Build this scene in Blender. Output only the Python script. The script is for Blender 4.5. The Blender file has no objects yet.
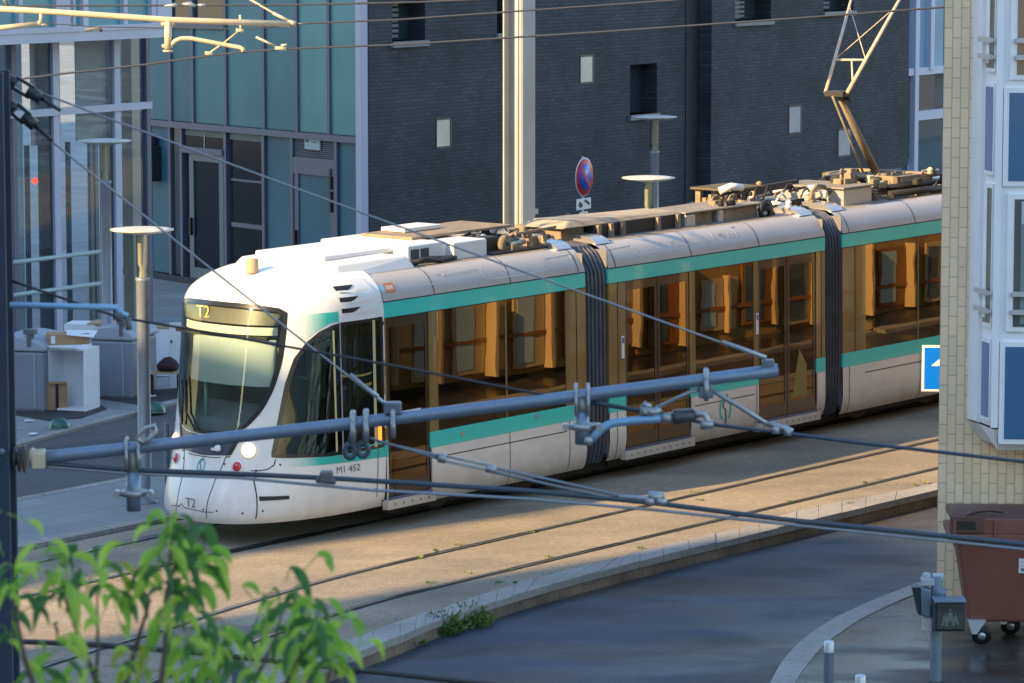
import bpy, bmesh, math, random
from mathutils import Vector, Matrix
random.seed(7)
R=math.radians
scene=bpy.context.scene
col=scene.collection
# ------------------------------------------------------------------ camera calibration (metres, camera above origin)
F=3600.0;HC=7.16;PT=math.atan(431.5/3600);cP,sP=math.cos(PT),math.sin(PT)
def ray(x,y):
    a,b=x-512,341.5-y
    return (a,F*cP+b*sP,-F*sP+b*cP)
d0=ray(3746,-198);L0=math.hypot(d0[0],d0[1]);U=(d0[0]/L0,d0[1]/L0);V=(-U[1],U[0]);SL=d0[2]/L0
_d=ray(388,511);_t=(.22-HC)/_d[2];P0=(_d[0]*_t,_d[1]*_t)
C0=P0[0]*U[0]+P0[1]*U[1];C1=P0[0]*V[0]+P0[1]*V[1]
def gz(X,Y): return SL*(X*U[0]+Y*U[1]-C0)
def gnd(x,y,h=0):
    d=ray(x,y);k=d[2]-SL*(d[0]*U[0]+d[1]*U[1]);t=(h-SL*C0-HC)/k
    return Vector((d[0]*t,d[1]*t,HC+d[2]*t))
def uvw(u,v,h=0): return Vector((P0[0]+u*U[0]+v*V[0],P0[1]+u*U[1]+v*V[1],SL*u+h))
def dep(x,y,D):
    d=ray(x,y);k=D/(d[1]*cP-d[2]*sP);return Vector((d[0]*k,d[1]*k,HC+d[2]*k))
def touv(X,Y): return X*U[0]+Y*U[1]-C0, X*V[0]+Y*V[1]-C1
def onplane(x,y,Q,D):           # hit on vertical plane through Q along D -> (distance along D, z)
    d=ray(x,y);N=(-D[1],D[0]);t=(Q[0]*N[0]+Q[1]*N[1])/(d[0]*N[0]+d[1]*N[1])
    return ((d[0]*t-Q[0])*D[0]+(d[1]*t-Q[1])*D[1],HC+d[2]*t)
def side(x,y,v=0):
    a=onplane(x,y,uvw(0,v),U);return a[0],a[1]-SL*a[0]
# ------------------------------------------------------------------ materials
MATS={}
def mat(name,colr,rough=.5,metal=0,spec=.5,emit=None,es=0,noise=None,bump=None,coat=0,alpha=1,rvar=None):
    if name in MATS: return MATS[name]
    m=bpy.data.materials.new(name);m.use_nodes=True;nt=m.node_tree;b=nt.nodes['Principled BSDF']
    b.inputs['Base Color'].default_value=(*colr,1);b.inputs['Roughness'].default_value=rough
    b.inputs['Metallic'].default_value=metal;b.inputs['Specular IOR Level'].default_value=spec
    b.inputs['Coat Weight'].default_value=coat
    if emit: b.inputs['Emission Color'].default_value=(*emit,1);b.inputs['Emission Strength'].default_value=es
    tc=nt.nodes.new('ShaderNodeTexCoord')
    if noise:
        # list of (scale, amount, [stretch])
        prev=None
        for n_ in noise:
            sc,am=n_[0],n_[1]
            n=nt.nodes.new('ShaderNodeTexNoise');n.inputs['Scale'].default_value=sc;n.inputs['Detail'].default_value=5
            if len(n_)>2:
                mp=nt.nodes.new('ShaderNodeMapping');mp.inputs['Scale'].default_value=n_[2]
                nt.links.new(tc.outputs['Object'],mp.inputs['Vector']);nt.links.new(mp.outputs['Vector'],n.inputs['Vector'])
            else: nt.links.new(tc.outputs['Object'],n.inputs['Vector'])
            r=nt.nodes.new('ShaderNodeMapRange');r.inputs['From Min'].default_value=.3;r.inputs['From Max'].default_value=.7
            r.inputs['To Min'].default_value=1-am;r.inputs['To Max'].default_value=1+am;r.clamp=True
            nt.links.new(n.outputs['Fac'],r.inputs['Value'])
            if prev is None: prev=r.outputs[0]
            else:
                mu=nt.nodes.new('ShaderNodeMath');mu.operation='MULTIPLY';nt.links.new(prev,mu.inputs[0]);nt.links.new(r.outputs[0],mu.inputs[1]);prev=mu.outputs[0]
        vm=nt.nodes.new('ShaderNodeVectorMath');vm.operation='SCALE';vm.inputs[0].default_value=colr
        nt.links.new(prev,vm.inputs['Scale']);nt.links.new(vm.outputs[0],b.inputs['Base Color'])
        if rvar:
            mr=nt.nodes.new('ShaderNodeMapRange');mr.inputs['From Min'].default_value=1-.2;mr.inputs['From Max'].default_value=1.2
            mr.inputs['To Min'].default_value=rvar[0];mr.inputs['To Max'].default_value=rvar[1]
            nt.links.new(prev,mr.inputs['Value']);nt.links.new(mr.outputs[0],b.inputs['Roughness'])
    if bump:
        n=nt.nodes.new('ShaderNodeTexNoise');n.inputs['Scale'].default_value=bump[0];n.inputs['Detail'].default_value=4
        nt.links.new(tc.outputs['Object'],n.inputs['Vector'])
        bp=nt.nodes.new('ShaderNodeBump');bp.inputs['Strength'].default_value=bump[1];bp.inputs['Distance'].default_value=.02
        nt.links.new(n.outputs['Fac'],bp.inputs['Height']);nt.links.new(bp.outputs['Normal'],b.inputs['Normal'])
    MATS[name]=m;return m
def brickmat(name,c1,c2,mortar,bw,rh,ms,swap=False,rough=.8,stain=.2,bump=.4):
    m=bpy.data.materials.new(name);m.use_nodes=True;nt=m.node_tree;b=nt.nodes['Principled BSDF'];b.inputs['Roughness'].default_value=rough
    tc=nt.nodes.new('ShaderNodeTexCoord');se=nt.nodes.new('ShaderNodeSeparateXYZ');co=nt.nodes.new('ShaderNodeCombineXYZ')
    nt.links.new(tc.outputs['Object'],se.inputs[0])
    if swap: nt.links.new(se.outputs['Z'],co.inputs['X']);nt.links.new(se.outputs['X'],co.inputs['Y'])
    else: nt.links.new(se.outputs['X'],co.inputs['X']);nt.links.new(se.outputs['Z'],co.inputs['Y'])
    br=nt.nodes.new('ShaderNodeTexBrick');br.inputs['Scale'].default_value=1;br.inputs['Brick Width'].default_value=bw;br.inputs['Row Height'].default_value=rh
    br.inputs['Mortar Size'].default_value=ms;br.inputs['Mortar Smooth'].default_value=.3;br.inputs['Color1'].default_value=(*c1,1);br.inputs['Color2'].default_value=(*c2,1);br.inputs['Mortar'].default_value=(*mortar,1)
    nt.links.new(co.outputs[0],br.inputs['Vector'])
    n=nt.nodes.new('ShaderNodeTexNoise');n.inputs['Scale'].default_value=.7;n.inputs['Detail'].default_value=6;nt.links.new(tc.outputs['Object'],n.inputs['Vector'])
    r=nt.nodes.new('ShaderNodeMapRange');r.inputs['From Min'].default_value=.3;r.inputs['From Max'].default_value=.7;r.inputs['To Min'].default_value=1-stain;r.inputs['To Max'].default_value=1+stain
    nt.links.new(n.outputs['Fac'],r.inputs['Value'])
    vm=nt.nodes.new('ShaderNodeVectorMath');vm.operation='SCALE';nt.links.new(br.outputs['Color'],vm.inputs[0]);nt.links.new(r.outputs[0],vm.inputs['Scale'])
    nt.links.new(vm.outputs[0],b.inputs['Base Color'])
    bp=nt.nodes.new('ShaderNodeBump');bp.inputs['Strength'].default_value=bump;bp.inputs['Distance'].default_value=.01;bp.invert=True
    nt.links.new(br.outputs['Fac'],bp.inputs['Height']);nt.links.new(bp.outputs['Normal'],b.inputs['Normal'])
    return m
def glassmat(name,tint,gl,refl=.25,rough=.01,ior=1.5,bump=.12):
    m=bpy.data.materials.new(name);m.use_nodes=True;nt=m.node_tree;nt.nodes.remove(nt.nodes['Principled BSDF'])
    o=nt.nodes['Material Output'];t=nt.nodes.new('ShaderNodeBsdfTransparent');t.inputs[0].default_value=(*tint,1)
    g=nt.nodes.new('ShaderNodeBsdfGlossy');g.inputs['Color'].default_value=(*gl,1);g.inputs['Roughness'].default_value=rough
    tc=nt.nodes.new('ShaderNodeTexCoord');n=nt.nodes.new('ShaderNodeTexNoise');n.inputs['Scale'].default_value=1.3
    nt.links.new(tc.outputs['Object'],n.inputs['Vector'])
    bp=nt.nodes.new('ShaderNodeBump');bp.inputs['Strength'].default_value=bump;bp.inputs['Distance'].default_value=.02
    nt.links.new(n.outputs['Fac'],bp.inputs['Height']);nt.links.new(bp.outputs['Normal'],g.inputs['Normal'])
    fr=nt.nodes.new('ShaderNodeFresnel');fr.inputs[0].default_value=ior
    ad=nt.nodes.new('ShaderNodeMath');ad.operation='ADD';ad.use_clamp=True;ad.inputs[1].default_value=refl;nt.links.new(fr.outputs[0],ad.inputs[0])
    mx=nt.nodes.new('ShaderNodeMixShader');nt.links.new(ad.outputs[0],mx.inputs[0]);nt.links.new(t.outputs[0],mx.inputs[1]);nt.links.new(g.outputs[0],mx.inputs[2])
    nt.links.new(mx.outputs[0],o.inputs[0]);return m
def fadeto(name,ca,cb,x0,x1,rough=.35):
    m=bpy.data.materials.new(name);m.use_nodes=True;nt=m.node_tree;b=nt.nodes['Principled BSDF'];b.inputs['Roughness'].default_value=rough
    tc=nt.nodes.new('ShaderNodeTexCoord');se=nt.nodes.new('ShaderNodeSeparateXYZ');nt.links.new(tc.outputs['Object'],se.inputs[0])
    r=nt.nodes.new('ShaderNodeMapRange');r.inputs['From Min'].default_value=x0;r.inputs['From Max'].default_value=x1;nt.links.new(se.outputs['X'],r.inputs['Value'])
    mx=nt.nodes.new('ShaderNodeMix');mx.data_type='RGBA';nt.links.new(r.outputs[0],mx.inputs[0]);mx.inputs[6].default_value=(*ca,1);mx.inputs[7].default_value=(*cb,1)
    nt.links.new(mx.outputs[2],b.inputs['Base Color']);return m
# ------------------------------------------------------------------ mesh builder
class MB:
    def __init__(s): s.v=[];s.f=[];s.sm=[]
    def add(s,vs,fs,smooth=False):
        o=len(s.v);s.v+= [tuple(v) for v in vs];s.f+=[tuple(i+o for i in f) for f in fs];s.sm+=[smooth]*len(fs);return s
    def box(s,a,b):
        x0,y0,z0=[min(a[i],b[i]) for i in range(3)];x1,y1,z1=[max(a[i],b[i]) for i in range(3)]
        return s.add([(x0,y0,z0),(x1,y0,z0),(x1,y1,z0),(x0,y1,z0),(x0,y0,z1),(x1,y0,z1),(x1,y1,z1),(x0,y1,z1)],
            [(0,3,2,1),(4,5,6,7),(0,1,5,4),(1,2,6,5),(2,3,7,6),(3,0,4,7)])
    def hexa(s,p):  # 8 points: bottom 4 ccw, top 4
        return s.add(p,[(0,3,2,1),(4,5,6,7),(0,1,5,4),(1,2,6,5),(2,3,7,6),(3,0,4,7)])
    def beam(s,a,b,w,h=None,up=(0,0,1)):
        h=h or w;a=Vector(a);b=Vector(b);d=(b-a).normalized();u=Vector(up)
        if abs(d.dot(u))>.95:u=Vector((1,0,0))
        x=d.cross(u).normalized()*w/2;y=x.cross(d).normalized()*h/2
        return s.hexa([a-x-y,a+x-y,b+x-y,b-x-y,a-x+y,a+x+y,b+x+y,b-x+y])
    def tube(s,pts,r,n=10,cap=True):
        pts=[Vector(p) for p in pts];k=len(pts);rs=r if isinstance(r,(list,tuple)) else [r]*k
        vs=[];prev=None
        for i,p in enumerate(pts):
            d=(pts[min(i+1,k-1)]-pts[max(i-1,0)]).normalized()
            if prev is None:
                u=Vector((0,0,1)) if abs(d.z)<.9 else Vector((1,0,0));x=d.cross(u).normalized()
            else: x=(prev-d*prev.dot(d)).normalized()
            prev=x;y=d.cross(x)
            for j in range(n):
                a=2*math.pi*j/n;vs.append(p+(x*math.cos(a)+y*math.sin(a))*rs[i])
        fs=[(i*n+j,i*n+(j+1)%n,(i+1)*n+(j+1)%n,(i+1)*n+j) for i in range(k-1) for j in range(n)]
        s.add(vs,fs,True)
        if cap: o=len(s.v)-len(vs);s.f+=[tuple(o+j for j in range(n))[::-1],tuple(o+(k-1)*n+j for j in range(n))];s.sm+=[False,False]
        return s
    def lathe(s,prof,c=(0,0,0),n=24,axis=None):
        c=Vector(c)
        if axis is None: q=Matrix.Identity(3)
        else: q=Vector((0,0,1)).rotation_difference(Vector(axis)).to_matrix()
        vs=[];k=len(prof)
        for r,z in prof:
            for j in range(n):
                a=2*math.pi*j/n;vs.append(c+q@Vector((r*math.cos(a),r*math.sin(a),z)))
        fs=[(i*n+j,i*n+(j+1)%n,(i+1)*n+(j+1)%n,(i+1)*n+j) for i in range(k-1) for j in range(n)]
        return s.add(vs,fs,True)
    def prism(s,poly,y0,y1,ax='y'):   # poly in (x,z), extruded along y
        n=len(poly)
        if ax=='y': vs=[(x,y0,z) for x,z in poly]+[(x,y1,z) for x,z in poly]
        elif ax=='x': vs=[(y0,x,z) for x,z in poly]+[(y1,x,z) for x,z in poly]
        else: vs=[(x,z,y0) for x,z in poly]+[(x,z,y1) for x,z in poly]
        return s.add(vs,[tuple(range(n)),tuple(range(2*n-1,n-1,-1))]+[(i,i+n,(i+1)%n+n,(i+1)%n) for i in range(n)])
    def strip(s,A,B,smooth=False):
        n=len(A);return s.add(list(A)+list(B),[(i,i+1,n+i+1,n+i) for i in range(n-1)],smooth)
    def shift(s,v): v=Vector(v);s.v=[tuple(Vector(p)+v) for p in s.v];return s
    def build(s,name,m,parent=None,bevel=0,fix=True):
        me=bpy.data.meshes.new(name);me.from_pydata(s.v,[],s.f);me.polygons.foreach_set('use_smooth',s.sm)
        if fix:
            bm=bmesh.new();bm.from_mesh(me);bmesh.ops.recalc_face_normals(bm,faces=bm.faces);bm.to_mesh(me);bm.free()
        o=bpy.data.objects.new(name,me);col.objects.link(o)
        if m: me.materials.append(m)
        if parent: o.parent=parent
        if bevel:
            b=o.modifiers.new('Bevel','BEVEL');b.width=bevel;b.segments=2;b.limit_method='ANGLE';b.angle_limit=R(35)
        return o
def tag(o,label=None,cat=None,group=None,kind=None):
    if label:o['label']=label
    if cat:o['category']=cat
    if group:o['group']=group
    if kind:o['kind']=kind
    return o
def empty(name,loc,rz=0,label=None,cat=None,group=None):
    o=bpy.data.objects.new(name,None);o.empty_display_size=.2;col.objects.link(o);o.location=loc;o.rotation_euler=(0,0,rz);return tag(o,label,cat,group)
def rebase(o,base=None):        # move origin of a world-coordinate mesh to its base
    me=o.data
    if base is None:
        xs=[v.co for v in me.vertices];base=Vector((sum(v.x for v in xs)/len(xs),sum(v.y for v in xs)/len(xs),min(v.z for v in xs)))
    base=Vector(base);me.transform(Matrix.Translation(-base));o.location=base;return o
def textmesh(name,s,size,m,parent,mtx,ext=.001):
    c=bpy.data.curves.new(name,'FONT');c.body=s;c.size=size;c.extrude=ext;c.align_x='CENTER';c.align_y='CENTER'
    t=bpy.data.objects.new(name,c);col.objects.link(t);dg=bpy.context.evaluated_depsgraph_get();me=bpy.data.meshes.new_from_object(t.evaluated_get(dg))
    bpy.data.objects.remove(t);bpy.data.curves.remove(c);me.transform(mtx);me.materials.clear();me.materials.append(m)
    o=bpy.data.objects.new(name,me);col.objects.link(o);o.parent=parent;return o
def frame_mtx(o,x,y):           # text plane: x right, y up
    x=Vector(x).normalized();y=Vector(y);z=x.cross(y).normalized();y=z.cross(x)
    M=Matrix((( x.x,y.x,z.x,o[0]),(x.y,y.y,z.y,o[1]),(x.z,y.z,z.z,o[2]),(0,0,0,1)));return M
def inpoly(x,y,P):
    c=False;n=len(P)
    for i in range(n):
        x1,y1=P[i];x2,y2=P[(i+1)%n]
        if (y1>y)!=(y2>y) and x<(x2-x1)*(y-y1)/(y2-y1)+x1:c=not c
    return c
# ------------------------------------------------------------------ palette
WHITE=mat('tram_white',(.78,.78,.78),.3,noise=[(1.2,.05),(9,.03)],coat=.3)
WHITED=mat('tram_white_lower',(.70,.68,.66),.4,noise=[(.8,.08),(3,.05,(1,1,4))],coat=.2)
def grime(m,z0,z1,colr=(.26,.19,.12),amt=.55):
    nt=m.node_tree;b=nt.nodes['Principled BSDF'];src=b.inputs['Base Color'].links[0].from_socket
    tc=nt.nodes.new('ShaderNodeTexCoord');se=nt.nodes.new('ShaderNodeSeparateXYZ');nt.links.new(tc.outputs['Object'],se.inputs[0])
    n=nt.nodes.new('ShaderNodeTexNoise');n.inputs['Scale'].default_value=2.2;n.inputs['Detail'].default_value=8;n.inputs['Roughness'].default_value=.7;mp=nt.nodes.new('ShaderNodeMapping');mp.inputs['Scale'].default_value=(1,1,.6);nt.links.new(tc.outputs['Object'],mp.inputs[0]);nt.links.new(mp.outputs[0],n.inputs['Vector'])
    r=nt.nodes.new('ShaderNodeMapRange');r.inputs['From Min'].default_value=z1;r.inputs['From Max'].default_value=z0;r.inputs['To Min'].default_value=-.30;r.inputs['To Max'].default_value=.55;nt.links.new(se.outputs['Z'],r.inputs['Value'])
    a=nt.nodes.new('ShaderNodeMath');a.operation='ADD';nt.links.new(n.outputs['Fac'],a.inputs[0]);nt.links.new(r.outputs[0],a.inputs[1])
    q=nt.nodes.new('ShaderNodeMapRange');q.inputs['From Min'].default_value=.45;q.inputs['From Max'].default_value=1.1;q.inputs['To Max'].default_value=amt;nt.links.new(a.outputs[0],q.inputs['Value'])
    mx=nt.nodes.new('ShaderNodeMix');mx.data_type='RGBA';nt.links.new(q.outputs[0],mx.inputs[0]);nt.links.new(src,mx.inputs[6]);mx.inputs[7].default_value=(*colr,1);nt.links.new(mx.outputs[2],b.inputs['Base Color'])
grime(WHITED,.22,.85)
TEAL=mat('tram_teal',(.03,.60,.55),.28,coat=.4,noise=[(1.5,.06)])
GREYP=mat('tram_cantrail_grey',(.42,.395,.385),.33,coat=.3,noise=[(2,.06)])
grime(WHITE,.25,.75,amt=.4)
BLACK=mat('black_rubber',(.012,.012,.014),.5)
DARK=mat('dark_underframe',(.03,.028,.026),.8,noise=[(6,.3)])
AMBER=mat('amber_pillar',(.19,.13,.045),.22,coat=.6,noise=[(3,.2,(1,1,.2))])
BRONZE=mat('bronze_door_frame',(.028,.018,.013),.25,coat=.5)
GLASS=glassmat('tram_amber_glass',(.14,.10,.058),(.88,.68,.43),.135,bump=.045)
GLASSD=glassmat('tram_door_glass',(.09,.07,.045),(.85,.66,.42),.09,bump=.05)
CABGL=glassmat('cab_glass',(.84,.90,.90),(.9,1,1),.03,ior=1.35,bump=.02)
CABSIDE=glassmat('cab_side_glass',(.25,.31,.28),(.8,.9,.9),.05,ior=1.45,bump=.03)
STEEL=mat('galvanised_steel',(.38,.40,.43),.42,.6,noise=[(8,.15)])
BLUESTEEL=mat('blue_grey_paint',(.14,.18,.25),.42,.2,noise=[(5,.1)])
CREAM=mat('weathered_cream_steel',(.62,.52,.36),.5,.1,noise=[(7,.12)])
ROOFM=mat('dusty_roof',(.24,.21,.175),.7,noise=[(2,.15),(14,.12)])
DUSTY=mat('brake_dust_equipment',(.25,.20,.14),.75,noise=[(4,.25),(20,.2)])
CABLE=mat('dark_cable',(.03,.03,.035),.45)
WIRE=mat('grey_wire',(.22,.24,.28),.4,.5)
CONC=mat('concrete',(.34,.33,.32),.85,noise=[(1.5,.15),(20,.12)],bump=(40,.3))
# ================================================================== SETTING
def grit(name,c,dark,scale=90,big=.25,rough=.85,rvar=None,tint=None,streak=None):
    """asphalt / concrete: large blotches, speckle of aggregate, fine bump"""
    m=bpy.data.materials.new(name);m.use_nodes=True;nt=m.node_tree;b=nt.nodes['Principled BSDF'];b.inputs['Roughness'].default_value=rough
    tc=nt.nodes.new('ShaderNodeTexCoord');ln=nt.links.new
    def noi(s,d,vec=None):
        n=nt.nodes.new('ShaderNodeTexNoise');n.inputs['Scale'].default_value=s;n.inputs['Detail'].default_value=d
        ln(vec or tc.outputs['Object'],n.inputs['Vector']);return n.outputs['Fac']
    def mr(o,a,b_,c_,d_):
        r=nt.nodes.new('ShaderNodeMapRange');r.inputs['From Min'].default_value=a;r.inputs['From Max'].default_value=b_;r.inputs['To Min'].default_value=c_;r.inputs['To Max'].default_value=d_;ln(o,r.inputs['Value']);return r.outputs[0]
    def mul(a,b_):
        k=nt.nodes.new('ShaderNodeMath');k.operation='MULTIPLY';ln(a,k.inputs[0]);ln(b_,k.inputs[1]);return k.outputs[0]
    mp=nt.nodes.new('ShaderNodeMapping');mp.inputs['Rotation'].default_value=(0,0,-math.atan2(U[1],U[0]));mp.inputs['Scale'].default_value=(.45,1,1);mp.vector_type='TEXTURE' if False else 'POINT'
    ln(tc.outputs['Object'],mp.inputs['Vector'])
    big_=mr(noi(.9,6,mp.outputs[0]),.3,.7,1-big,1+big)
    spk=mr(noi(scale,3),.35,.65,1-dark,1+dark);mid=mr(noi(14,5),.3,.7,.88,1.12)
    vor=nt.nodes.new('ShaderNodeTexVoronoi');vor.inputs['Scale'].default_value=scale*.55;ln(tc.outputs['Object'],vor.inputs['Vector'])
    vs=mr(vor.outputs['Distance'],.0,.6,1.07,.93)
    f=mul(mul(big_,spk),mul(mid,vs))
    vm=nt.nodes.new('ShaderNodeVectorMath');vm.operation='SCALE';vm.inputs[0].default_value=c;ln(f,vm.inputs['Scale']);ln(vm.outputs[0],b.inputs['Base Color'])
    if streak:
        s1=mr(noi(streak[0],6,mp.outputs[0]),.45,.62,0,1);mx=nt.nodes.new('ShaderNodeMix');mx.data_type='RGBA';ln(s1,mx.inputs[0]);ln(vm.outputs[0],mx.inputs[6]);v2=nt.nodes.new('ShaderNodeVectorMath');v2.operation='SCALE';v2.inputs[0].default_value=streak[1];ln(f,v2.inputs['Scale']);ln(v2.outputs[0],mx.inputs[7]);ln(mx.outputs[2],b.inputs['Base Color'])
    if rvar: ln(mr(noi(rvar[2],5,mp.outputs[0]),.4,.6,rvar[0],rvar[1]),b.inputs['Roughness'])
    bp=nt.nodes.new('ShaderNodeBump');bp.inputs['Strength'].default_value=.22;bp.inputs['Distance'].default_value=.008;ln(noi(scale,3),bp.inputs['Height']);ln(bp.outputs[0],b.inputs['Normal'])
    return m
M_TRACK=grit('trackbed_concrete',(.30,.25,.185),.17,42,.22,.85,streak=(1.3,(.235,.20,.16)))
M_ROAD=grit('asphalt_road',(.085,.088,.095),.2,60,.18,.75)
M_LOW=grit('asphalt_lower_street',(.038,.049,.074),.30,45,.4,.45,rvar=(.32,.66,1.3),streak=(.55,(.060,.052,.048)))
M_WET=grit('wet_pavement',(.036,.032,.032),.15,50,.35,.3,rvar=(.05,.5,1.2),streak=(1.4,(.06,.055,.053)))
M_WET.node_tree.nodes['Principled BSDF'].inputs['Specular IOR Level'].default_value=.35
M_SLAB=brickmat('paving_slabs',(.27,.28,.29),(.235,.245,.255),(.15,.155,.16),.6,.4,.008,rough=.8,stain=.14,bump=.1)
M_SLAB2=brickmat('paving_slabs_far',(.26,.27,.285),(.22,.23,.24),(.13,.135,.14),.6,.6,.01,rough=.85,stain=.14,bump=.1)
for mm in (M_SLAB,M_SLAB2):      # slabs lie flat: x, y instead of x, z
    nt=mm.node_tree
    for n in nt.nodes:
        if n.bl_idname=='ShaderNodeCombineXYZ':
            for s in nt.nodes:
                if s.bl_idname=='ShaderNodeSeparateXYZ': nt.links.new(s.outputs['Y'],n.inputs['Y'])
M_KERB=brickmat('kerb_stone',(.36,.36,.36),(.31,.315,.32),(.14,.14,.14),1.0,3,.012,rough=.8,stain=.2,bump=.3)
M_KWALL=mat('kerb_wall_concrete',(.20,.155,.115),.85,noise=[(3,.3),(30,.2,(1,1,.3)),(1,.25)],bump=(30,.4))
def sheet(name,uvs,h,m,kind='structure'):
    b=MB();b.add([uvw(u,v,h) for u,v in uvs],[tuple(range(len(uvs)))]);o=b.build(name,m);tag(o,kind=kind)
    if o.data.polygons[0].normal.z<0:o.data.flip_normals()
    return rebase(o,uvw(*uvs[0],h))
def usheet(name,uvs,h,m):       # same, but the object's axes run along the street so that slab joints do
    X=Vector((U[0],U[1],SL)).normalized();Y=Vector((V[0],V[1],0));Z=X.cross(Y)
    b=MB();b.add([(u,v,0) for u,v in uvs],[tuple(range(len(uvs)))]);o=b.build(name,m);tag(o,kind='structure')
    if o.data.polygons[0].normal.z<0:o.data.flip_normals()
    o.matrix_world=Matrix.Translation(uvw(0,0,h))@Matrix(((X.x,Y.x,Z.x),(X.y,Y.y,Z.y),(X.z,Y.z,Z.z))).to_4x4();return o
HL=-.17
sheet('ground',[(-90,-120),(220,-120),(220,160),(-90,160)],HL-.03,M_ROAD)
kin=[(400,621),(447,606),(517,583),(599,562),(640,551.5),(740,527),(819,506),(938,482.5)]
kout=[(400,636),(444,618),(512,596),(564,581),(640,561),(740,537),(819,518),(938,489.5)]
def pv(L,h=.02): return [touv(*gnd(x,y,h)[:2]) for x,y in L]
ki=[(-16,-8.6),(-11,-6.2),(-8.2,-4.75),(-6.2,-4.22)]+pv(kin)+[(12,-3.35),(30,-3.3),(70,-3.3)]
ko=[(-16,-9.0),(-11,-6.55),(-8.2,-5.1),(-6.2,-4.58)]+pv(kout)+[(12,-3.66),(30,-3.6),(70,-3.6)]
def smooth(P,n=4):
    out=[]
    for i in range(len(P)-1):
        p0=P[max(i-1,0)];p1=P[i];p2=P[i+1];p3=P[min(i+2,len(P)-1)]
        for k in range(n):
            t=k/n;out.append(tuple(.5*((2*p1[j])+(-p0[j]+p2[j])*t+(2*p0[j]-5*p1[j]+4*p2[j]-p3[j])*t*t+(-p0[j]+3*p1[j]-3*p2[j]+p3[j])*t**3) for j in range(len(p1))))
    out.append(tuple(P[-1]));return out
ki=smooth(ki);ko=smooth(ko)
ki=[(a,b) for (a,b),(c,d) in zip(ki,ko)]
PAVV=2.55
sheet('track_bed',ki+[(70,PAVV),(-16,PAVV-.2)],0,M_TRACK)
# kerb: stone capping on a low concrete wall, stones cut about every metre
b=MB();n=len(ki)
T=lambda u,v,h:tuple(uvw(u,v,h))
rnd=random.Random(3)
for i in range(n-1):
    a0,a1,b0,b1=ki[i],ki[i+1],ko[i],ko[i+1]
    L=math.hypot(a1[0]-a0[0],a1[1]-a0[1]);k=max(1,round(L/1.0))
    for j in range(k):
        s,e=(j+.004)/k,(j+1-.004)/k;l=lambda p,q,t:(p[0]+(q[0]-p[0])*t,p[1]+(q[1]-p[1])*t)
        hh=.022+rnd.uniform(-.006,.006)
        P=[l(b0,b1,s),l(b0,b1,e),l(a0,a1,e),l(a0,a1,s)]
        b.hexa([T(*p,-.06) for p in P]+[T(*p,hh) for p in P])
M_CAP=mat('kerb_capping',(.29,.28,.27),.8,noise=[(1.1,.16),(16,.12),(60,.1)],bump=(50,.4))
o=b.build('kerb',M_CAP,bevel=.006);tag(o,kind='structure');rebase(o)
b=MB()
for i in range(n-1):
    f=lambda p,q,d:(q[0]+(p[0]-q[0])*d,q[1]+(p[1]-q[1])*d)
    P=[f(ki[i],ko[i],.06),f(ki[i+1],ko[i+1],.06),ki[i+1],ki[i]]
    b.hexa([T(*p,-.3) for p in P]+[T(*p,-.062) for p in P])
o=b.build('kerb_wall',M_KWALL);tag(o,kind='structure');rebase(o)
# lower street in front of the kerb
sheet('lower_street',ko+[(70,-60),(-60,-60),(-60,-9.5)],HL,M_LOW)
# pavement between the tracks and the back road, back road, far pavement
usheet('pavement',[(-30,PAVV+.24),(70,PAVV+.24),(70,4.86),(-30,4.86)],.02,M_SLAB)
for v0,v1 in ((PAVV,PAVV+.235),(4.865,5.03)):
    b=MB()
    u=-20
    while u<40:
        P=[(u+.01,v0),(u+.99,v0),(u+.99,v1),(u+.01,v1)];b.hexa([T(*p,-.1) for p in P]+[T(*p,.024) for p in P]);u+=1
    o=b.build('kerb',M_CAP);tag(o,kind='structure');rebase(o)
sheet('road',[(-30,5.03),(70,5.03),(70,60),(-30,60)],-.004,M_ROAD)
fw=[(-40,2.5),(-10,6.0)]+pv([(0,447),(15,443),(80,425),(185,398)])+[(12,10.2),(30,12),(70,14)]
usheet('pavement',fw+[(70,120),(-40,120)],.03,M_SLAB2)
b=MB()
for i in range(len(fw)-1):
    (a,c),(d,e)=fw[i],fw[i+1];L=math.hypot(d-a,e-c);k=max(1,int(L))
    for j in range(k):
        s,t=(j+.01)/k,(j+.99)/k
        p=(a+(d-a)*s,c+(e-c)*s);q=(a+(d-a)*t,c+(e-c)*t);P=[(p[0],p[1]-.16),(q[0],q[1]-.16),q,p];b.hexa([T(*p_,-.1) for p_ in P]+[T(*p_,.036) for p_ in P])
o=b.build('kerb',M_CAP);tag(o,kind='structure');rebase(o)
# dark asphalt patches the bins stand on
def pxsheet(name,px,h,m):
    return sheet(name,[touv(*gnd(x,y,h)[:2]) for x,y in px],h,m)
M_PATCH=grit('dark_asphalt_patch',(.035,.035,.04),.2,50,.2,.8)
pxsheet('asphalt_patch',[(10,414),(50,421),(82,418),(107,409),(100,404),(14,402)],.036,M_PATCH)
pxsheet('asphalt_patch',[(95,398),(140,405),(185,397),(184,388),(150,390),(120,388)],.036,M_PATCH)
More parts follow.
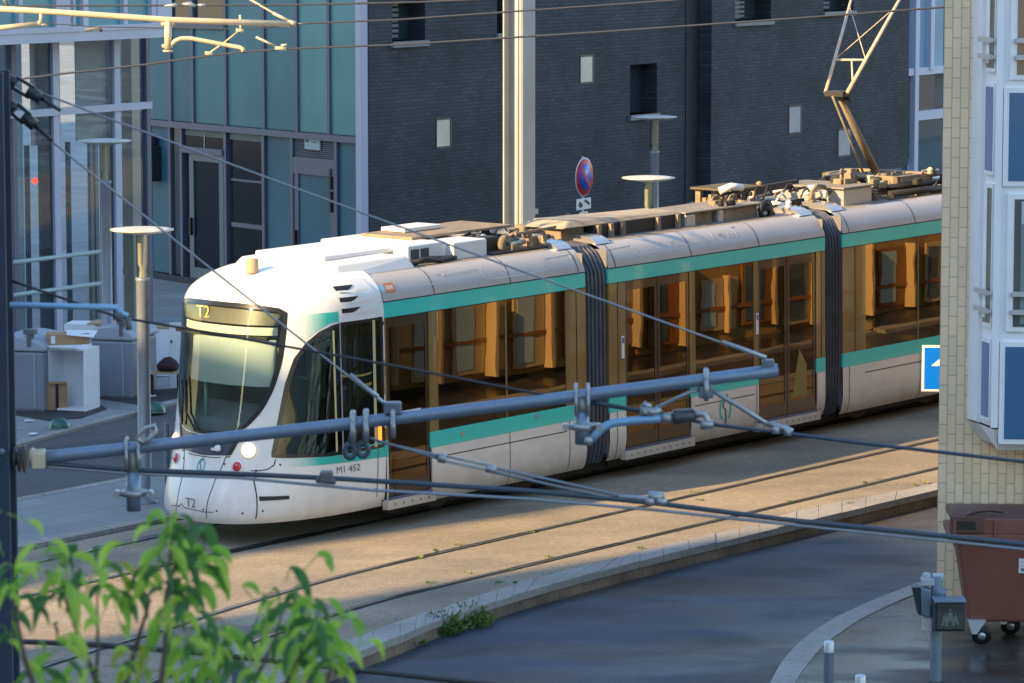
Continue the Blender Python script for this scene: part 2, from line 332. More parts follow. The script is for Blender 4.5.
# corner pavement at the lower right with its curved kerb
cu=[(752,725),(770,683),(784,659),(802,640),(826,623),(850,610),(885,595),(925,580),(945,573)]
ci=[(778,725),(795,683),(808,663),(824,645),(845,629),(868,615),(898,601),(930,588),(950,581)]
CO=[touv(*gnd(x,y,-.10)[:2]) for x,y in cu]+[(5.5,-6.0),(30,-6.0)];CI=[touv(*gnd(x,y,-.10)[:2]) for x,y in ci]+[(5.5,-6.25),(30,-6.25)]
CO=smooth([(-6,-16)]+CO);CI=smooth([(-5.6,-16)]+CI)
b=MB()
for i in range(len(CO)-1):
    P=[CO[i],CO[i+1],CI[i+1],CI[i]];sh=lambda p,q,t:(p[0]+(q[0]-p[0])*t,p[1]+(q[1]-p[1])*t)
    if i%3==0: P=[sh(CO[i],CO[i+1],.03),CO[i+1],CI[i+1],sh(CI[i],CI[i+1],.03)]
    b.hexa([T(*p,-.4) for p in P]+[T(*p,-.10) for p in P])
o=b.build('kerb',M_CAP);tag(o,kind='structure');rebase(o)
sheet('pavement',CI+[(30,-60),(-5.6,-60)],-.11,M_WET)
# four grooved tram rails sunk in the concrete
RAILH=mat('rail_head_steel',(.42,.40,.39),.25,.85,noise=[(3,.2)]);GRV=mat('rail_groove',(.018,.016,.015),.8)
def rail(pts,label):
    pts=smooth(pts,6)
    def band(o0,o1,h):
        A=[];B=[]
        for i,(u,v) in enumerate(pts):
            p,q=pts[max(i-1,0)],pts[min(i+1,len(pts)-1)];d=Vector((q[0]-p[0],q[1]-p[1])).normalized();nn=(-d.y,d.x)
            A.append(uvw(u+nn[0]*o0,v+nn[1]*o0,h));B.append(uvw(u+nn[0]*o1,v+nn[1]*o1,h))
        return A,B
    base=uvw(pts[0][0],pts[0][1],0)
    r=empty('tram_rail',base,0,label,'tram rail','rails of the two tram tracks');
    for nm,o0,o1,h,m in (('groove',-.062,.062,.003,GRV),('rail_head',-.012,.040,.007,RAILH)):
        A,B=band(o0,o1,h);k=MB();k.strip(A,B);k.shift(-base);o=k.build(nm,m,r)
        if sum(p.normal.z for p in o.data.polygons)<0:o.data.flip_normals()
rail([(-30,.2),(-8,.42),(-2,.55),(0,.5),(3,.48),(70,.48)],'tram rail under the near side of the white tram')
rail([(-30,1.6),(-8,1.75),(-2,1.83),(0,1.88),(3,1.9),(70,1.9)],'tram rail closest to the grey pavement, running under the far side of the tram')
rail([(-16,-4.9),(-10,-2.95),(-7.06,-2.22),(-5.57,-1.98),(-3.78,-1.66),(-1.91,-1.45),(1,-1.43),(5,-1.43),(70,-1.43)],'shiny tram rail of the empty track crossing the middle of the sunlit strip')
rail([(-16,-6.3),(-10,-4.3),(-7.03,-3.58),(-5.08,-3.05),(-3.24,-2.74),(-1.9,-2.69),(1,-2.69),(5,-2.69),(70,-2.69)],'tram rail of the empty track running closest to the stone kerb')
# weeds: a leafy clump at the foot of the kerb wall, tufts along rail and kerb
WEED=mat('weed_green',(.07,.15,.03),.6,noise=[(30,.4)]);WEED2=mat('weed_yellow',(.17,.22,.04),.6,noise=[(30,.3)])
def clump(name,base,r,h,n,m,label,cat,group=None,seed=1):
    q=random.Random(seed);b=MB()
    for i in range(n):
        a=q.uniform(0,6.28);d=r*math.sqrt(q.random());x,y=d*math.cos(a),d*math.sin(a);hh=h*q.uniform(.4,1)*(1-.5*d/r);w=.006+.012*q.random()*min(1,h/.2)
        lx,ly=q.gauss(0,.25)*hh+x*.3,q.gauss(0,.25)*hh+y*.3;t=q.uniform(0,6.28);dx,dy=w*math.cos(t),w*math.sin(t)
        b.add([(x-dx*.4,y-dy*.4,0),(x+dx*.4,y+dy*.4,0),(x+lx*.6+dx,y+ly*.6+dy,hh*.65),(x+lx*1.2,y+ly*1.2,hh),(x+lx*.6-dx,y+ly*.6-dy,hh*.6)],[(0,1,2,3,4)])
        if h>.15:
            for _ in range(3):
                f=q.uniform(.4,1);c=Vector((x+lx*f,y+ly*f,hh*f));s=q.uniform(.012,.03);v1=Vector((q.gauss(0,1),q.gauss(0,1),q.gauss(0,.6))).normalized();v2=v1.cross(Vector((q.gauss(0,1),q.gauss(0,1),q.gauss(0,1)))).normalized()
                b.add([c,c+v1*s+v2*s*.5,c+v1*s*2,c+v1*s-v2*s*.5],[(0,1,2,3)])
    o=b.build(name,m,fix=False);o.location=base;return tag(o,label,cat,group)
lab=['leafy green weeds at the foot of the kerb wall, tallest clump','low leafy weeds at the kerb wall just right of the tallest clump','small leafy weed at the kerb wall, nearest the photo bottom']
for i,(x,y,r_,h_,n_) in enumerate([(442,634,.17,.34,150),(466,626,.24,.30,200),(412,645,.13,.14,80)]):
    clump('weed_plant',gnd(x,y,HL),r_,h_,n_,WEED,lab[i],'weeds','weeds along the kerb wall',i)
tl=[(487,612-24),(515,583),(548,575),(497,590)]
tuft=[(420,558),(436,557-6),(460,545),(533,532),(580,521),(430,583),(470,573),(510,570),(549,557),(633,495+8),(694,492),(700,500),(640,548),(790,502),(865,483),(878,479),(820,507),(850,504),(915,485),(925,483),(500,583.0),(516,583),(548,574)]
tuft=[t for t in tuft if gnd(*t) and not(-2.4<touv(*gnd(*t)[:2])[1]<-1.7)]
for i,(x,y) in enumerate(tuft):
    q=random.Random(i)
    clump('weed_tuft',gnd(x,y,.01),q.uniform(.02,.07),q.uniform(.02,.05),22,WEED2 if q.random()<.6 else WEED,'tiny yellow-green weed tuft growing in the sunlit track joints and kerb edge','weed','weed tufts along rails and kerb',10+i)
# ================================================================== TRAM
ax=Vector((U[0],U[1],SL)).normalized();ay=Vector((V[0],V[1],0)).normalized();az=ax.cross(ay)
tram=bpy.data.objects.new('tram',None);col.objects.link(tram)
TM=Matrix(((ax.x,ay.x,az.x),(ax.y,ay.y,az.y),(ax.z,ay.z,az.z)))
tram.matrix_world=Matrix.Translation(uvw(0,0,0))@TM.to_4x4()
tag(tram,'white articulated tram with teal stripes, amber windows and a raised pantograph','tram')
def P(mb,name,m,parent=tram,**k): return mb.build(name,m,parent,**k)
def mir(pts): return [(x,2.4-y,z) for x,y,z in pts]
LINEM=mat('panel_gap',(.02,.02,.02),.8);CLINE=mat('faint_white_line',(.62,.62,.62),.4)
SEATM=mat('seat_fabric',(.05,.10,.16),.8,noise=[(20,.2)]);POLEM=mat('grab_pole_green',(.25,.5,.42),.3);FLOORM=mat('tram_floor',(.06,.06,.065),.7)
INTW=mat('interior_panel',(.42,.42,.38),.5);DARKGL=mat('door_black',(.012,.012,.013),.15,coat=.8)
CANT=[(0,2.672),(.02,2.74),(.055,2.81),(.10,2.875),(.17,2.93),(.26,2.965)]
def cantrail(x0,x1,parent):
    for s in (0,1):
        b=MB();A=[(x0,y,z) for y,z in CANT];B=[(x1,y,z) for y,z in CANT]
        if s:A=mir(A);B=mir(B)
        b.strip(A,B,True);P(b,'cantrail_panel',GREYP,parent,fix=False)
    # seams
def seamline(x,parent,z0=2.672,z1=2.965):
    pts=[(x,y-.003,z+.001) for y,z in CANT];pts2=[(x+.012,y-.003,z+.001) for y,z in CANT];b=MB();b.strip(pts,pts2);P(b,'panel_gap',LINEM,parent,fix=False)
def seat(x,y,face,parent,z0=.35):
    b=MB();b.box((x,y,z0+.38),(x+.42,y+.45,z0+.46));bx=x if face<0 else x+.36;b.box((bx,y,z0+.46),(bx+.06,y+.45,z0+.98));b.box((x+.15,y+.1,z0),(x+.27,y+.35,z0+.38));P(b,'seat',SEATM,parent)
def sidebox(b,s,x0,x1,z0,z1,d0,d1):   # box on near (s=0) or far side: depth from d0 (outside, negative = proud) to d1 inside
    if s==0:b.box((x0,d0,z0),(x1,d1,z1))
    else:b.box((x0,2.4-d0,z0),(x1,2.4-d1,z1))
def lower_panel(x0,x1,s,parent,low=.22,gaps=()):
    prof=[(.075,low),(.04,low+.05),(.015,low+.13),(0,low+.26),(0,.86)]
    b=MB();A=[(x0,y,z) for y,z in prof];B=[(x1,y,z) for y,z in prof]
    if s:A=mir(A);B=mir(B)
    b.strip(A,B,True);P(b,'side_panel',WHITED,parent,fix=False)
    for g in gaps:
        b=MB();A=[(g,y-.003,z) for y,z in prof];B=[(g+.011,y-.003,z) for y,z in prof]
        if s:A=mir(A);B=mir(B)
        b.strip(A,B);P(b,'panel_gap',LINEM,parent,fix=False)
BOLT=mat('bolt_dark',(.03,.03,.03),.5)
def module(x0,x1,segs,parent,notices=True,low=.22):
    """segs: list of (kind,xa,xb) for door2 (double leaf), door1, win, pil"""
    cantrail(x0,x1,parent)
    b=MB();b.add([(x0,.26,2.965),(x1,.26,2.965),(x1,.8,3.0),(x0,.8,3.0),(x1,1.6,3.0),(x0,1.6,3.0),(x1,2.14,2.965),(x0,2.14,2.965)],[(0,1,2,3),(3,2,4,5),(5,4,6,7)]);P(b,'roof',ROOFM,parent)
    b=MB();b.box((x0,.05,.30),(x1,2.35,.35));P(b,'floor',FLOORM,parent)
    b=MB();b.box((x0+.02,.03,2.50),(x1-.02,2.37,2.53));P(b,'ceiling',INTW,parent)
    for s in (0,1):
        b=MB();sidebox(b,s,x0,x1,2.482,2.662,0,.03);P(b,'upper_stripe',TEAL,parent)
        b=MB();sidebox(b,s,x0,x1,2.662,2.674,-.003,.03);sidebox(b,s,x0,x1,2.474,2.483,-.002,.02);P(b,'trim_line',LINEM,parent)
        runs=[];cur=x0
        for k,a,c in segs:
            if k.startswith('door'):
                if a-cur>.02:runs.append((cur,a))
                cur=c
        if x1-cur>.02:runs.append((cur,x1))
        for a,c in runs:
            gaps=[g for g in [a+.004] if g>x0+.1]
            for k,xa,xb in segs:
                if k=='pil' and a<xa<c-.02 and xa>x0+.05:gaps.append(xa+.05)
            if a==x0:gaps.append(a+.14)
            lower_panel(a,c,s,parent,low,gaps)
            b=MB();sidebox(b,s,a,c,.862,1.052,-.002,.03);P(b,'lower_stripe',TEAL,parent)
            if s==0:
                b=MB()
                for xx in (a+.09,c-.09):
                    b.lathe([(.0,-.004),(.013,-.004),(.013,.004),(0,.004)],(xx,.02,low+.13),8,(0,1,0))
                P(b,'bolt',BOLT,parent)
            if c-a>.9 and s==0:
                w=[(k,xa,xb) for k,xa,xb in segs if k=='win' and a-.05<xa<c]
                if w:
                    b=MB();b.box((w[0][1]-.02,-.004,.735),(w[-1][2],.002,.745));P(b,'panel_gap',LINEM,parent)
        for k,a,c in segs:
            if k=='pil':
                b=MB();sidebox(b,s,a,c,1.05,2.476,0,.05)
                P(b,'pillar',AMBER,parent)
                if c-a>.2:
                    b=MB();sidebox(b,s,a+(c-a)*.52,a+(c-a)*.52+.012,1.05,2.476,-.003,.02);P(b,'panel_gap',LINEM,parent)
            elif k=='win':
                b=MB();sidebox(b,s,a,c,1.056,2.472,.006,.012);P(b,'window',GLASS,parent)
                b=MB()
                for q in ((a,a+.03,1.055,2.474),(c-.03,c,1.055,2.474),(a,c,1.055,1.085),(a,c,2.33,2.474)):sidebox(b,s,*q,-.001 if False else .013,.04)
                P(b,'window_frame',BRONZE,parent)
                if s==0:
                    for sx in (a+.15,a+.62): 
                        if sx+.45<c:seat(sx,.12,-1 if sx<a+.4 else 1,parent)
                else:
                    for sx in (a+.15,a+.62):
                        if sx+.45<c:seat(sx,1.83,-1 if sx<a+.4 else 1,parent)
            elif k.startswith('door'):
                n=2 if k=='door2' else 1;w=(c-a)/n
                for i in range(n):
                    da,dc=a+i*w+.006,a+(i+1)*w-.006
                    d=MB()
                    for q in ((da,da+.05,.36,2.474),(dc-.05,dc,.36,2.474),(da+.05,dc-.05,.36,.55),(da+.05,dc-.05,2.36,2.474)):sidebox(d,s,*q,.012,.045)
                    do=P(d,'door',BRONZE,parent)
                    g=MB();sidebox(g,s,da+.05,dc-.05,.55,2.36,.018,.026);P(g,'pane',GLASSD,do)
                    if s==0:
                        h=MB();h.tube([(da+.12,.07,1.1),(da+.12,.07,1.7)],.014,8);P(h,'handle',POLEM,do)
                b=MB();sidebox(b,s,a-.05,c+.05,.235,.345,-.03,.06);so=P(b,'door_sill',WHITED,parent)
                b=MB();sidebox(b,s,a,c,.345,.372,-.022,.03);P(b,'step_edge',mat('step_blue_grey',(.10,.12,.18),.5),so)
                if s==0:
                    b=MB();nn=5*n
                    for i in range(nn):
                        xx=a+(c-a)*(i+.5)/nn;b.lathe([(0,-.003),(.011,-.003),(.011,.003),(0,.003)],(xx,-.031,.29),8,(0,1,0))
                    P(b,'bolt',BOLT,so)
                    gp=MB();gp.tube([((a+c)/2-.25,.55,.35),((a+c)/2-.25,.55,2.5)],.018,8);P(gp,'grab_pole',POLEM,parent)
                    gp=MB();gp.tube([(c+.1,1.3,.35),(c+.1,1.3,2.5)],.018,8);P(gp,'grab_pole',POLEM,parent)
    b=MB();b.box((x0+.25,.25,.12),(x1-.25,2.15,.29));P(b,'underframe',DARK,parent)
def endcap(x,parent):
    b=MB();b.box((x,.06,.3),(x+.04,.55,2.9));b.box((x,1.85,.3),(x+.04,2.34,2.9));b.box((x,.55,2.3),(x+.04,1.85,2.9));P(b,'end_wall',INTW,parent)
M1=[('pil',-.07,.03),('door1',.03,.75),('pil',.75,.90),('win',.90,2.095),('pil',2.095,2.12),('win',2.12,3.20),('pil',3.20,3.58)]
module(0,3.58,M1,tram)
M2=[('pil',4.02,4.34),('door2',4.34,5.62),('pil',5.62,5.73),('win',5.73,6.94),('pil',6.94,7.04),('door2',7.04,8.29),('pil',8.29,8.49)]
module(4.02,8.49,M2,tram,low=.25)
M3=[('pil',8.88,9.40),('win',9.40,10.61),('pil',10.61,10.635),('win',10.635,11.85),('pil',11.85,12.35)]
module(8.88,12.35,M3,tram)
M4=[(k,a+8.68,b+8.68) for k,a,b in M2]
module(12.70,17.17,M4,tram,low=.25)
# articulation bellows
BEL=mat('bellows_rubber',(.060,.066,.088),.30,noise=[(6,.25)])
for x0,x1 in ((3.58,4.02),(8.49,8.89),(12.35,12.70),(17.17,17.56)):
    prof=[(.12,.24),(.06,.40),(.03,.7),(.02,1.1),(.02,1.8),(.02,2.5),(.035,2.66),(.10,2.78),(.17,2.88),(.27,2.95),(.5,2.99),(1.2,3.0)]
    prof=prof+[(2.4-y,z) for y,z in prof[::-1][1:]]
    n=6;b=MB();rows=[]
    for i in range(n*4+1):
        x=x0+(x1-x0)*i/(n*4);k=[0,.7,1,.7][i%4];off=.065*(1-k)
        rows.append([(x,y+off*(1 if y<1.2 else -1)*(1 if abs(y-1.2)>.3 else 0),z-off*(.9 if z>2.7 else 0)) for y,z in prof])
    for A,B in zip(rows,rows[1:]):b.strip(A,B,True)
    P(b,'bellows',BEL,tram,fix=False)
    b=MB();b.box((x0-.3,.3,.1),(x1+.3,2.1,.24));P(b,'coupling',DARK,tram)
    # pale roof shroud over the joint and its ends
    for xs in (x0-.30,x1):
        b=MB();pr=[(.2,2.955),(.24,3.0),(.34,3.04),(.6,3.06),(1.8,3.06),(2.06,3.04),(2.16,3.0),(2.2,2.955)];A=[(xs+.02,y,z) for y,z in pr];B=[(xs+.28,y,z) for y,z in pr]
        b.strip(A,B,True);b.add(A,[tuple(range(len(A)))]);b.add(B,[tuple(range(len(B)))]);P(b,'joint_shroud',mat('aluminium_cap',(.55,.56,.58),.25,.7),tram,fix=False)
ENDM=mat('module_end_grey',(.16,.165,.18),.6)
for x in (3.56,4.025,8.47,8.885,12.33,12.705,17.2,17.565):
    b=MB()
    for y0,y1,z0,z1 in ((.03,.5,.3,2.9),(1.9,2.37,.3,2.9),(.5,1.9,2.3,2.9)):b.box((x,y0,z0),(x+.012,y1,z1))
    P(b,'end_wall',ENDM)
# bogies: frames and wheels low under the ends and the middle car
for xc in (2.1,10.6,19.0)[:2]:
    bg=MB();bg.box((xc-1.1,.32,.2),(xc+1.1,.42,.38));bg.box((xc-1.1,1.98,.2),(xc+1.1,2.08,.38));bg.box((xc-.2,.3,.16),(xc+.2,2.1,.34));bo=P(bg,'bogie',mat('rusty_bogie',(.12,.06,.035),.8,noise=[(8,.4)]),tram)
    for dx in (-.8,.8):
        for yy in (.48,1.86):
            w=MB();w.lathe([(0,-.05),(.27,-.05),(.29,-.03),(.29,.05),(.25,.06),(.1,.06),(0,.07)],(xc+dx,yy,.30),28,(0,-1,0));P(w,'wheel',mat('wheel_steel',(.16,.12,.10),.5,.6),bo)
# -------- cab shell
LV=[(.27,-1.99,1.105),(.33,-2.007,1.14),(.5,-1.98,1.17),(.9,-1.81,1.195),(1.2,-1.74,1.2),(1.6,-1.66,1.2),(2.0,-1.60,1.2),(2.4,-1.55,1.2),(2.62,-1.515,1.195),(2.74,-1.47,1.17),(2.84,-1.385,1.12),(2.92,-1.23,1.04),(2.99,-1.02,.93),(3.04,-.82,.78),(3.075,-.62,.55),(3.095,-.5,.3)]
def lvz(z):
    L=LV
    if z<=L[0][0]:return L[0][1:]
    if z>=L[-1][0]:return L[-1][1:]
    for i in range(len(L)-1):
        if z<=L[i+1][0]:
            t=(z-L[i][0])/(L[i+1][0]-L[i][0]);o=[]
            for j in (1,2):
                def sl(a,b):return (L[b][j]-L[a][j])/(L[b][0]-L[a][0])
                m=sl(i,i+1);h=L[i+1][0]-L[i][0];m0=(sl(i-1,i)+m)/2 if i>0 else m;m1=(m+sl(i+1,i+2))/2 if i+2<len(L) else m
                t2,t3=t*t,t*t*t
                o.append((2*t3-3*t2+1)*L[i][j]+(t3-2*t2+t)*h*m0+(-2*t3+3*t2)*L[i+1][j]+(t3-t2)*h*m1)
            return tuple(o)
X0=-.35;NY=2.6;NX=2.0
def plan(f,z):       # f in 0..1 from rear near side round the nose to rear far side
    xn,hw=lvz(z)
    if f<.12: return (X0*(f/.12),1.2-hw,z)
    if f>.88: return (X0*((1-f)/.12),1.2+hw,z)
    a=(f-.12)/.76*math.pi-math.pi/2
    y=math.copysign(abs(math.sin(a))**(2/NY),math.sin(a))*hw;x=X0+(xn-X0)*abs(math.cos(a))**(2/NX);return (x,1.2+y,z)
def fr(y,z):         # point on the front from (y,z)
    xn,hw=lvz(z);q=min(.999,abs(y-1.2)/hw);return Vector((X0+(xn-X0)*(1-q**NY)**(1/NX),y,z))
def sd(x,z,s=0):     # point on the side from (x,z)
    xn,hw=lvz(z)
    if x>=X0:y=1.2-hw
    else:
        q=(x-X0)/(xn-X0);y=1.2-hw*max(0,1-q**NX)**(1/NY)
    return Vector((x,y if s==0 else 2.4-y,z))
def nfr(y,z,e=.01):
    a=fr(y+e,z)-fr(y-e,z);b=fr(y,z+e)-fr(y,z-e);n=a.cross(b).normalized();return n if n.x<0 else -n
def nsd(x,z,s=0,e=.01):
    a=sd(x+e,z,s)-sd(x-e,z,s);b=sd(x,z+e,s)-sd(x,z-e,s);n=a.cross(b).normalized();return n if (n.y<0)==(s==0) else -n
def ev(P_,step):      # resample closed polygon
    out=[];n=len(P_)
    for i in range(n):
        a,b=P_[i],P_[(i+1)%n];L=math.hypot(b[0]-a[0],b[1]-a[1]);k=max(1,int(L/step))
        for j in range(k):out.append((a[0]+(b[0]-a[0])*j/k,a[1]+(b[1]-a[1])*j/k))
    return out
def rnd_poly(P_,it=2):
    for _ in range(it):
        o=[];n=len(P_)
        for i in range(n):
            a,b=P_[i],P_[(i+1)%n];o+=[(a[0]*.8+b[0]*.2,a[1]*.8+b[1]*.2),(a[0]*.2+b[0]*.8,a[1]*.2+b[1]*.8)]
        P_=o
    return P_
WS=[(.36,2.72),(.355,2.46),(.375,2.12),(.43,1.80),(.52,1.55),(.66,1.36),(.84,1.275),(1.2,1.255)]
WS=WS+[(2.4-y,z) for y,z in WS[::-1][1:]]
WSr=rnd_poly(WS)
SW=[(-.045,2.485),(-.62,2.485),(-.78,2.46),(-.93,2.40),(-1.07,2.29),(-1.19,2.12),(-1.28,1.85),(-1.36,1.5),(-1.43,1.2),(-1.47,1.03),(-.9,1.0),(-.20,1.0),(-.045,1.0)]
NF,NZ=200,130
zs=[.27+(3.095-.27)*(i/NZ) for i in range(NZ+1)]
grid=[[plan(j/NF,z) for j in range(NF+1)] for z in zs]
shell=MB();glass=MB();sg=[MB(),MB()]
def quad(mb,i,j,off=0):mb.add([grid[i][j],grid[i][j+1],grid[i+1][j+1],grid[i+1][j]],[(0,1,2,3)],True)
def weld(o,d=.0008):
    bm=bmesh.new();bm.from_mesh(o.data);bmesh.ops.remove_doubles(bm,verts=bm.verts,dist=d);bmesh.ops.recalc_face_normals(bm,faces=bm.faces);bm.to_mesh(o.data);bm.free();return o
for i in range(NZ):
    for j in range(NF):
        c=[sum(q[k] for q in (grid[i][j],grid[i][j+1],grid[i+1][j+1],grid[i+1][j]))/4 for k in range(3)]
        f=(j+.5)/NF
        if c[0]<-.8 and inpoly(c[1],c[2],WSr):quad(glass,i,j)
        elif c[1]<.75 and inpoly(c[0],c[2],SW):quad(sg[0],i,j)
        elif c[1]>1.65 and inpoly(c[0],c[2],SW):quad(sg[1],i,j)
        else:quad(shell,i,j)
# top cap
top=grid[-1];shell.add(top,[tuple(range(len(top)))])
o=weld(P(shell,'cab_body',WHITE,fix=False))
weld(P(glass,'windscreen',CABGL,fix=False));weld(P(sg[0],'cab_side_window',CABSIDE,fix=False));weld(P(sg[1],'cab_side_window',CABSIDE,fix=False))
def ribbon(poly,F_,N_,w,off,name,m,closed=True,thick=0,parent=tram):
    """band of half-width w following a polygon on the shell, lifted off the surface"""
    pts=poly;n=len(pts);A=[];B=[]
    for i in range(n):
        p=pts[i-1] if (closed or i>0) else pts[i];q=pts[(i+1)%n] if (closed or i<n-1) else pts[i]
        d=Vector((q[0]-p[0],q[1]-p[1]));d=d.normalized() if d.length>0 else Vector((1,0));nn=Vector((-d.y,d.x))
        for L,sg_ in ((A,1),(B,-1)):
            a=(pts[i][0]+nn.x*w*sg_,pts[i][1]+nn.y*w*sg_);L.append(F_(*a)+N_(*a)*off)
    if closed:A.append(A[0]);B.append(B[0])
    b=MB();b.strip(A,B,True);return P(b,name,m,parent,fix=False)
def patch(poly,F_,N_,off,name,m,step=.03,parent=tram):
    """filled area on the shell: grid cells clipped by scanning columns"""
    xs=[p[0] for p in poly];x0,x1=min(xs),max(xs);k=max(2,int((x1-x0)/step));b=MB();n=len(poly)
    def span(x):
        z=[]
        for i in range(n):
            (a,c),(d,e)=poly[i],poly[(i+1)%n]
            if (a>x)!=(d>x):z.append(c+(e-c)*(x-a)/(d-a))
        return (min(z),max(z)) if len(z)>1 else None
    cols=[]
    for i in range(k+1):
        x=x0+(x1-x0)*min(max(i/k,.001),.999);s_=span(x)
        if s_:cols.append([(x,s_[0]+(s_[1]-s_[0])*j/8) for j in range(9)])
    for A,B in zip(cols,cols[1:]):
        A=[F_(*a)+N_(*a)*off for a in A];B=[F_(*a)+N_(*a)*off for a in B];b.strip(A,B,True)
    return weld(P(b,name,m,parent,fix=False),.0001)
FRM=mat('cab_window_gasket',(.012,.014,.016),.25,coat=.5)
ribbon(ev(WSr,.03),fr,nfr,.024,.004,'windscreen_frame',FRM)
SWr=ev(SW,.03)
for s in (0,1):
    ribbon(SWr,lambda x,z,s=s:sd(x,z,s),lambda x,z,s=s:nsd(x,z,s),.022,.004,'side_window_frame',FRM)
    F_=lambda x,z,s=s:sd(x,z,s);N_=lambda x,z,s=s:nsd(x,z,s)
    # cab door edge and the pale pillar lines in the side glass
    patch([(-.70,.90),(-.682,.90),(-.682,2.50),(-.70,2.50)],F_,N_,.006,'door_edge',mat('door_edge_grey',(.30,.30,.33),.4),.02)
    patch([(-.20,1.0),(-.155,1.0),(-.155,2.48),(-.20,2.48)],F_,N_,.006,'door_edge',mat('door_edge_pale',(.52,.50,.30),.4),.02)
    patch([(-.79,1.02),(-.765,1.02),(-.765,2.42),(-.79,2.42)],F_,N_,.006,'door_edge',mat('door_edge_pale',(.52,.50,.30),.4),.02)
    # lower teal stripe fading to white towards the nose, upper teal patch above the side window
    patch([(-1.32,.90),(0,.862),(0,1.052),(-1.40,.985)],F_,N_,.003,'lower_stripe',fadeto('teal_fade_low',(.78,.78,.78),(.03,.47,.42),-1.38,-1.0))
    patch([(-1.22,2.62),(-1.15,2.36),(-1.09,2.34),(-.95,2.44),(-.80,2.51),(-.705,2.515),(-.705,2.63)],F_,N_,.003,'upper_stripe',fadeto('teal_fade_high',(.78,.78,.78),(.03,.47,.42),-1.16,-.85),.02)
    patch([(-.703,2.505),(-.703,2.95),(-.16,2.95),(-.10,2.80),(-.10,2.505)],F_,N_,.010,'vent_panel',WHITE)
    for z_ in (2.60,2.72,2.84):
        patch([(-.66,z_+.005),(-.66,z_+.055),(-.38,z_+.055),(-.45,z_+.02),(-.52,z_)],F_,N_,.014,'vent_slot',BLACK,.02)
        ribbon([(-.66,z_-.004),(-.5,z_-.008),(-.35,z_-.004),(-.2,z_)],F_,N_,.008,.022,'vent_louvre',WHITE,False)
    # panel joints
    for L in ([(-1.455,.99),(-1.475,.93),(-1.53,.885),(-1.60,.87),(-1.66,.87)],[(-1.62,.88),(-1.665,.75),(-1.68,.55),(-1.70,.33)],[(-.14,.28),(-.14,1.0)],[(-1.30,1.33),(-1.55,1.31)]):
        if s==0 or True:
            L=[l for l in L];pp=[]
            for a,b_ in zip(L,L[1:]):
                for t in range(5):pp.append((a[0]+(b_[0]-a[0])*t/5,a[1]+(b_[1]-a[1])*t/5))
            pp.append(L[-1]);ribbon(pp,F_,N_,.005,.004,'panel_gap',LINEM,False)
    patch([(-1.66,.535),(-1.66,.585),(-1.30+.0-.07,.575),(-1.37,.535)],F_,N_,.008,'step_slot',BLACK,.03)
    for x_,z_ in ((-1.35,1.20),(-1.42,.93),(-1.60,.82),(-1.64,.42),(-.16,.5),(-.3,.5)):
        b=MB();c=sd(x_,z_,s);b.lathe([(0,.004),(.012,.004),(.012,-.004),(0,-.004)],c,8,N_(x_,z_));P(b,'bolt',BOLT,tram)
    m_=mirror=(lambda y:y) if s==0 else (lambda y:2.4-y)
    # bumper split, nose panels
    L=[(.64,1.34),(.75,1.18),(.85,1.03),(.90,.85),(.93,.75),(.955,.5),(.945,.28)];pp=[]
    for a,b_ in zip(L,L[1:]):
        for t in range(5):pp.append((m_(a[0]+(b_[0]-a[0])*t/5),a[1]+(b_[1]-a[1])*t/5))
    ribbon(pp,fr,nfr,.005,.004,'panel_gap',LINEM,False)
    # lamps sunk in their cups
    y_=m_(.60);n_=nfr(y_,1.10);c=fr(y_,1.10);b=MB();b.lathe([(.105,.003),(.10,.012),(.085,.010)],c,28,n_);cup=P(b,'headlight',WHITE)
    b=MB();b.lathe([(.085,.004),(.078,.026),(.05,.04),(0,.046)],c,24,n_);P(b,'lamp_glass',mat('headlight_lit',(1,.85,.6),.2,emit=(1,.66,.28),es=1.1) if s==0 else mat('headlight_lit',(1,.8,.5)),cup)
    y_=m_(.70);n_=nfr(y_,.91);c=fr(y_,.91);b=MB();b.lathe([(.075,.003),(.07,.012),(.056,.010)],c,24,n_);cup=P(b,'tail_light',WHITE)
    b=MB();b.lathe([(.056,.004),(.052,.02),(.03,.032),(0,.036)],c,24,n_);P(b,'lens',mat('red_lens',(.55,.01,.015),.15,coat=1),cup)
    c=sd(-.115,1.17,s);b=MB();b.box((c.x-.028,c.y-(.02 if s==0 else -.02),1.06),(c.x+.028,c.y,1.26));P(b,'side_marker',mat('orange_lens',(.9,.2,.02),.2,emit=(1,.22,.02),es=1.0),tram,bevel=.01)
# dark band and nose line below the windscreen
SLATE=mat('slate_blue_band',(.045,.065,.115),.3,coat=.3)
patch([(.66,1.30),(.84,1.24),(1.2,1.22),(1.56,1.24),(1.74,1.30),(1.62,1.03),(1.2,1.0),(.80,1.03)],fr,nfr,.003,'nose_band',SLATE,.03)
patch([(.655,1.32),(.72,1.29),(.85,1.03),(.79,1.03)],fr,nfr,.006,'nose_trim',BLACK,.02);patch([(1.745,1.32),(1.68,1.29),(1.55,1.03),(1.61,1.03)],fr,nfr,.006,'nose_trim',BLACK,.02)
ribbon([(.80,1.015),(1.0,.99),(1.2,.985),(1.4,.99),(1.60,1.015)],fr,nfr,.005,.004,'panel_gap',LINEM,False)
for y_,z_ in ((.86,.93),(1.54,.93),(1.0,.42),(1.4,.42),(.82,.42),(.55,.40)):
    b=MB();b.lathe([(0,.004),(.012,.004),(.012,-.004),(0,-.004)],fr(y_,z_),8,nfr(y_,z_));P(b,'bolt',BOLT)
b=MB();b.lathe([(.04,0),(.04,.02),(.02,.03),(0,.03)],fr(.98,1.10),16,nfr(.98,1.10));b.box((-1.80,.93,1.075),(-1.76,1.05,1.10));P(b,'coupler_cover_latch',WHITE)
